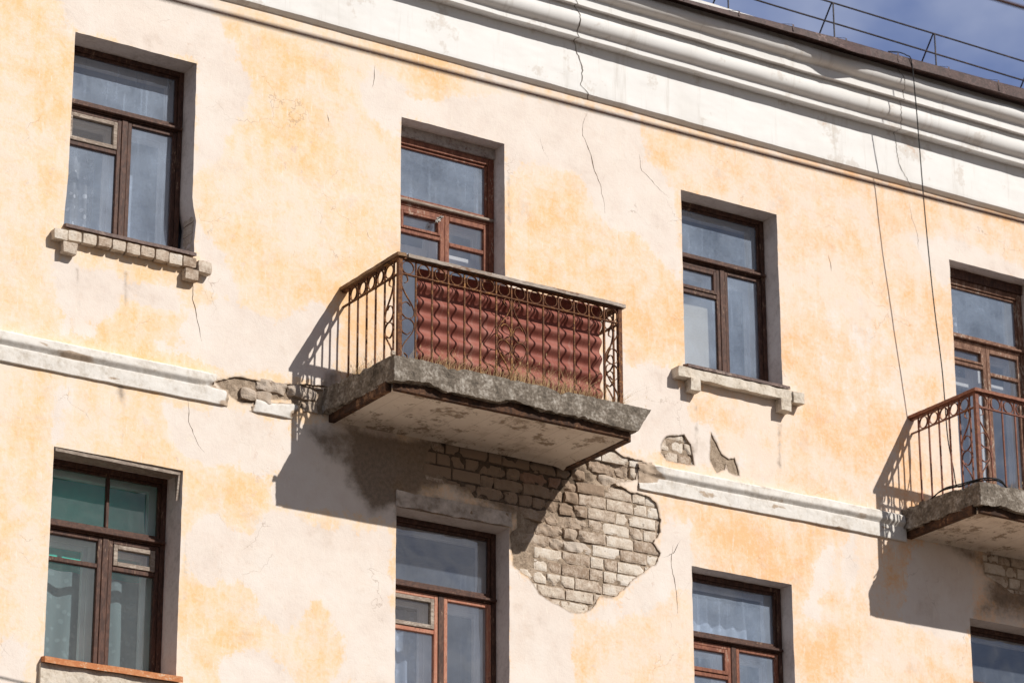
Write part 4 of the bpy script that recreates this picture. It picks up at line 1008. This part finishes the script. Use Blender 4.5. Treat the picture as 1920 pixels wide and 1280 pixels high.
grass('dry_grass', [(12.2, -.93, 14.3, -.93, .2), (13.2, -.93, 14.1, -.92, .32), (12.5, -.90, 13.4, -.9, .25), (12.17, -.75, 12.17, -.02, .2), (12.14, -.45, 12.14, -.1, .24), (14.30, -.9, 14.50, -.45, .26)],
      'dry straw grass growing along the edge of the nearer balcony slab with the red sheet', 1000, .3, 4)
grass('sparse_grass', [(18.3, -.93, 20.2, -.93, .12)], 'sparse dry stalks on the far right balcony slab', 120, .12, 8)

# small weathered stone on the slab corner
mb = MB(); mb.lattice((-.016, -.014, -.018), (.016, .014, .018), .006, lambda v: v*(1-8*abs(v.x*v.z)*20)+Vector((nz(v, 50, 2), nz(v, 55, 2), nz(v, 60, 2)))*.004)
o = mb.build('stone', BEIGESTONE, smooth=True); o.location = (12.07, -1.0, 10.352); tag(o, 'small beige stone lying on the broken corner of the nearer balcony slab', 'stone')
# rag on the balcony door
p = at(822, 412, .125); mb = MB(); n = 14; vs = []
for j in range(n+1):
    for i in range(n+1):
        u, v_ = i/n-.5, j/n-.5; q = Vector((u, v_, 0))
        vs.append((p.x+.06*u+.03*v_*abs(u)+.012*nz(q, 4), p.y-.012+.03*nz(q+Vector((3, 0, 0)), 4.5, 3), p.z+.05*v_+.03*u+.014*nz(q, 5)))
b = len(vs); vs += [(x, y+.003, z) for x, y, z in vs]; W_ = n+1; fs = []
for j in range(n):
    for i in range(n):
        if (i < 3 and j > 9) or (i > 9 and j < 4): continue
        q = (j*W_+i, j*W_+i+1, (j+1)*W_+i+1, (j+1)*W_+i); fs += [q, tuple(k+b for k in reversed(q))]
mb.add(vs, fs); o = mb.build('rag', RAG, smooth=True); tag(o, 'scrap of white rag caught at the top of the middle balcony door', 'rag')

# curtains
def curtain(x0, x1, z0, z1, y, mat, label, waves=9, amp=.02, group=None, name='curtain', cat='curtain'):
    mb = MB(); nx, nz3 = 70, 24; vs = []
    for j in range(nz3+1):
        for i in range(nx+1):
            t = i/nx; z = z0+(z1-z0)*j/nz3; ph = waves*2*math.pi*t+.6*math.sin(5*t+j*.12)
            vs.append((x0+(x1-x0)*t, y+amp*math.sin(ph)*(1.1-.5*j/nz3), z))
    b = len(vs); vs += [(a, c+.0015, d) for a, c, d in vs]; W_ = nx+1; fs = []
    for j in range(nz3):
        for i in range(nx):
            q = (j*W_+i, j*W_+i+1, (j+1)*W_+i+1, (j+1)*W_+i); fs += [q, tuple(k+b for k in reversed(q))]
    mb.add(vs, fs); tag(mb.build(name, mat, smooth=True), label, cat, group)
curtain(9.75, 10.12, 11.28, 12.3, .50, LACE, 'patterned white lace curtain behind the left pane of the top left window', 3.5, .03)
curtain(10.28, 10.75, 11.28, 12.3, .55, SHEER, 'pale blue sheer curtain behind the right pane of the top left window', 3, .012)
curtain(15.66, 16.19, 11.28, 12.05, .30, BEIGE, 'beige cloth blind behind the lower left pane of the upper window with cement ledge', 1, .004, cat='blind', name='blind')
curtain(16.28, 16.7, 11.28, 12.3, .55, SHEER, 'blue grey curtain behind the right pane of the upper window with cement ledge', 3, .02)
curtain(15.7, 16.72, 7.8, 9.3, .42, SHEER, 'grey sheer curtain behind the lower window right of the bare brick patch', 7, .02)
curtain(12.75, 13.2, 7.8, 8.75, .45, SHEER, 'thin sheer curtain behind the lower left pane of the window beneath the nearer balcony', 4, .02)
curtain(19.0, 19.2, 11.2, 12.7, .42, LACE, 'narrow white curtain behind the glass of the far right balcony door', 2, .02)

curtain(9.72, 10.73, 7.8, 8.62, .50, GREYC, 'grey curtain behind the lower panes of the bottom left window', 5, .02)
# cables
def cable(name, pts, r, mat, label, n=8, group=None):
    mb = MB(); mb.tube(spline(pts, n), r, 8); return tag(mb.build(name, mat, smooth=True), label, 'cable', group)
def span(p0, p1, Y, ext, r, mat, label):
    a, b = at(*p0, Y), at(*p1, Y); d = b-a; a2, b2 = a-d*ext, b+d*ext; L = [a2.lerp(b2, t/24) for t in range(25)]
    return cable('cable', [(p.x, p.y, p.z) for p in L], r, mat, label, 2)
span((320, 0), (1920, 417), -11, 2.0, .010, BCABLE, 'blurred dark overhead cable crossing in front of the wall just below the white cornice')
span((1870, 0), (1920, 15), -11, 60, .010, BCABLE, 'blurred dark overhead cable crossing the sky in the upper right corner')
span((0, 1269), (60, 1283), -8, 60, .005, CABLE, 'dark overhead cable across the lower left corner below the rusty sill')
hang = [at(1665, 97, -.43), at(1684, 98, -.462), at(1700, 104, -.475), at(1709, 115, -.485), at(1716, 180, -.46), at(1722, 250, -.43), at(1729, 338, -.41), at(1736, 420, -.39), at(1750, 560, -.36), at(1765, 680, -.34), at(1771, 745, -.33), at(1777, 820, -.35), at(1788, 880, -.5), at(1795, 912, -.62), at(1815, 905, -.85)]
cable('cable', hang, .0055, CABLE, 'thin black cable hanging from the roof edge down to the right balcony', 6)
coil = [(18.12, -.30, 10.35), (18.10, -.5, 10.375), (18.13, -.75, 10.37), (18.2, -.95, 10.38), (18.35, -1.0, 10.37), (18.5, -.93, 10.36)]
mb = MB()
for k in range(3): mb.tube(spline([(x+rnd.uniform(-.02, .02), y+rnd.uniform(-.03, .03), z+rnd.uniform(0, .025)) for x, y, z in coil], 6), .006, 6)
tag(mb.build('coiled_cable', CABLE, smooth=True), 'loose loops of black cable lying along the slab edge of the right balcony', 'cable')

# ------------------------------------------------------------------ ground
mb = MB(); mb.add([(-400, -400, 0), (400, -400, 0), (400, 400, 0), (-400, 400, 0)], [(0, 1, 2, 3)])
tag(mb.build('ground', GROUND), kind='structure')
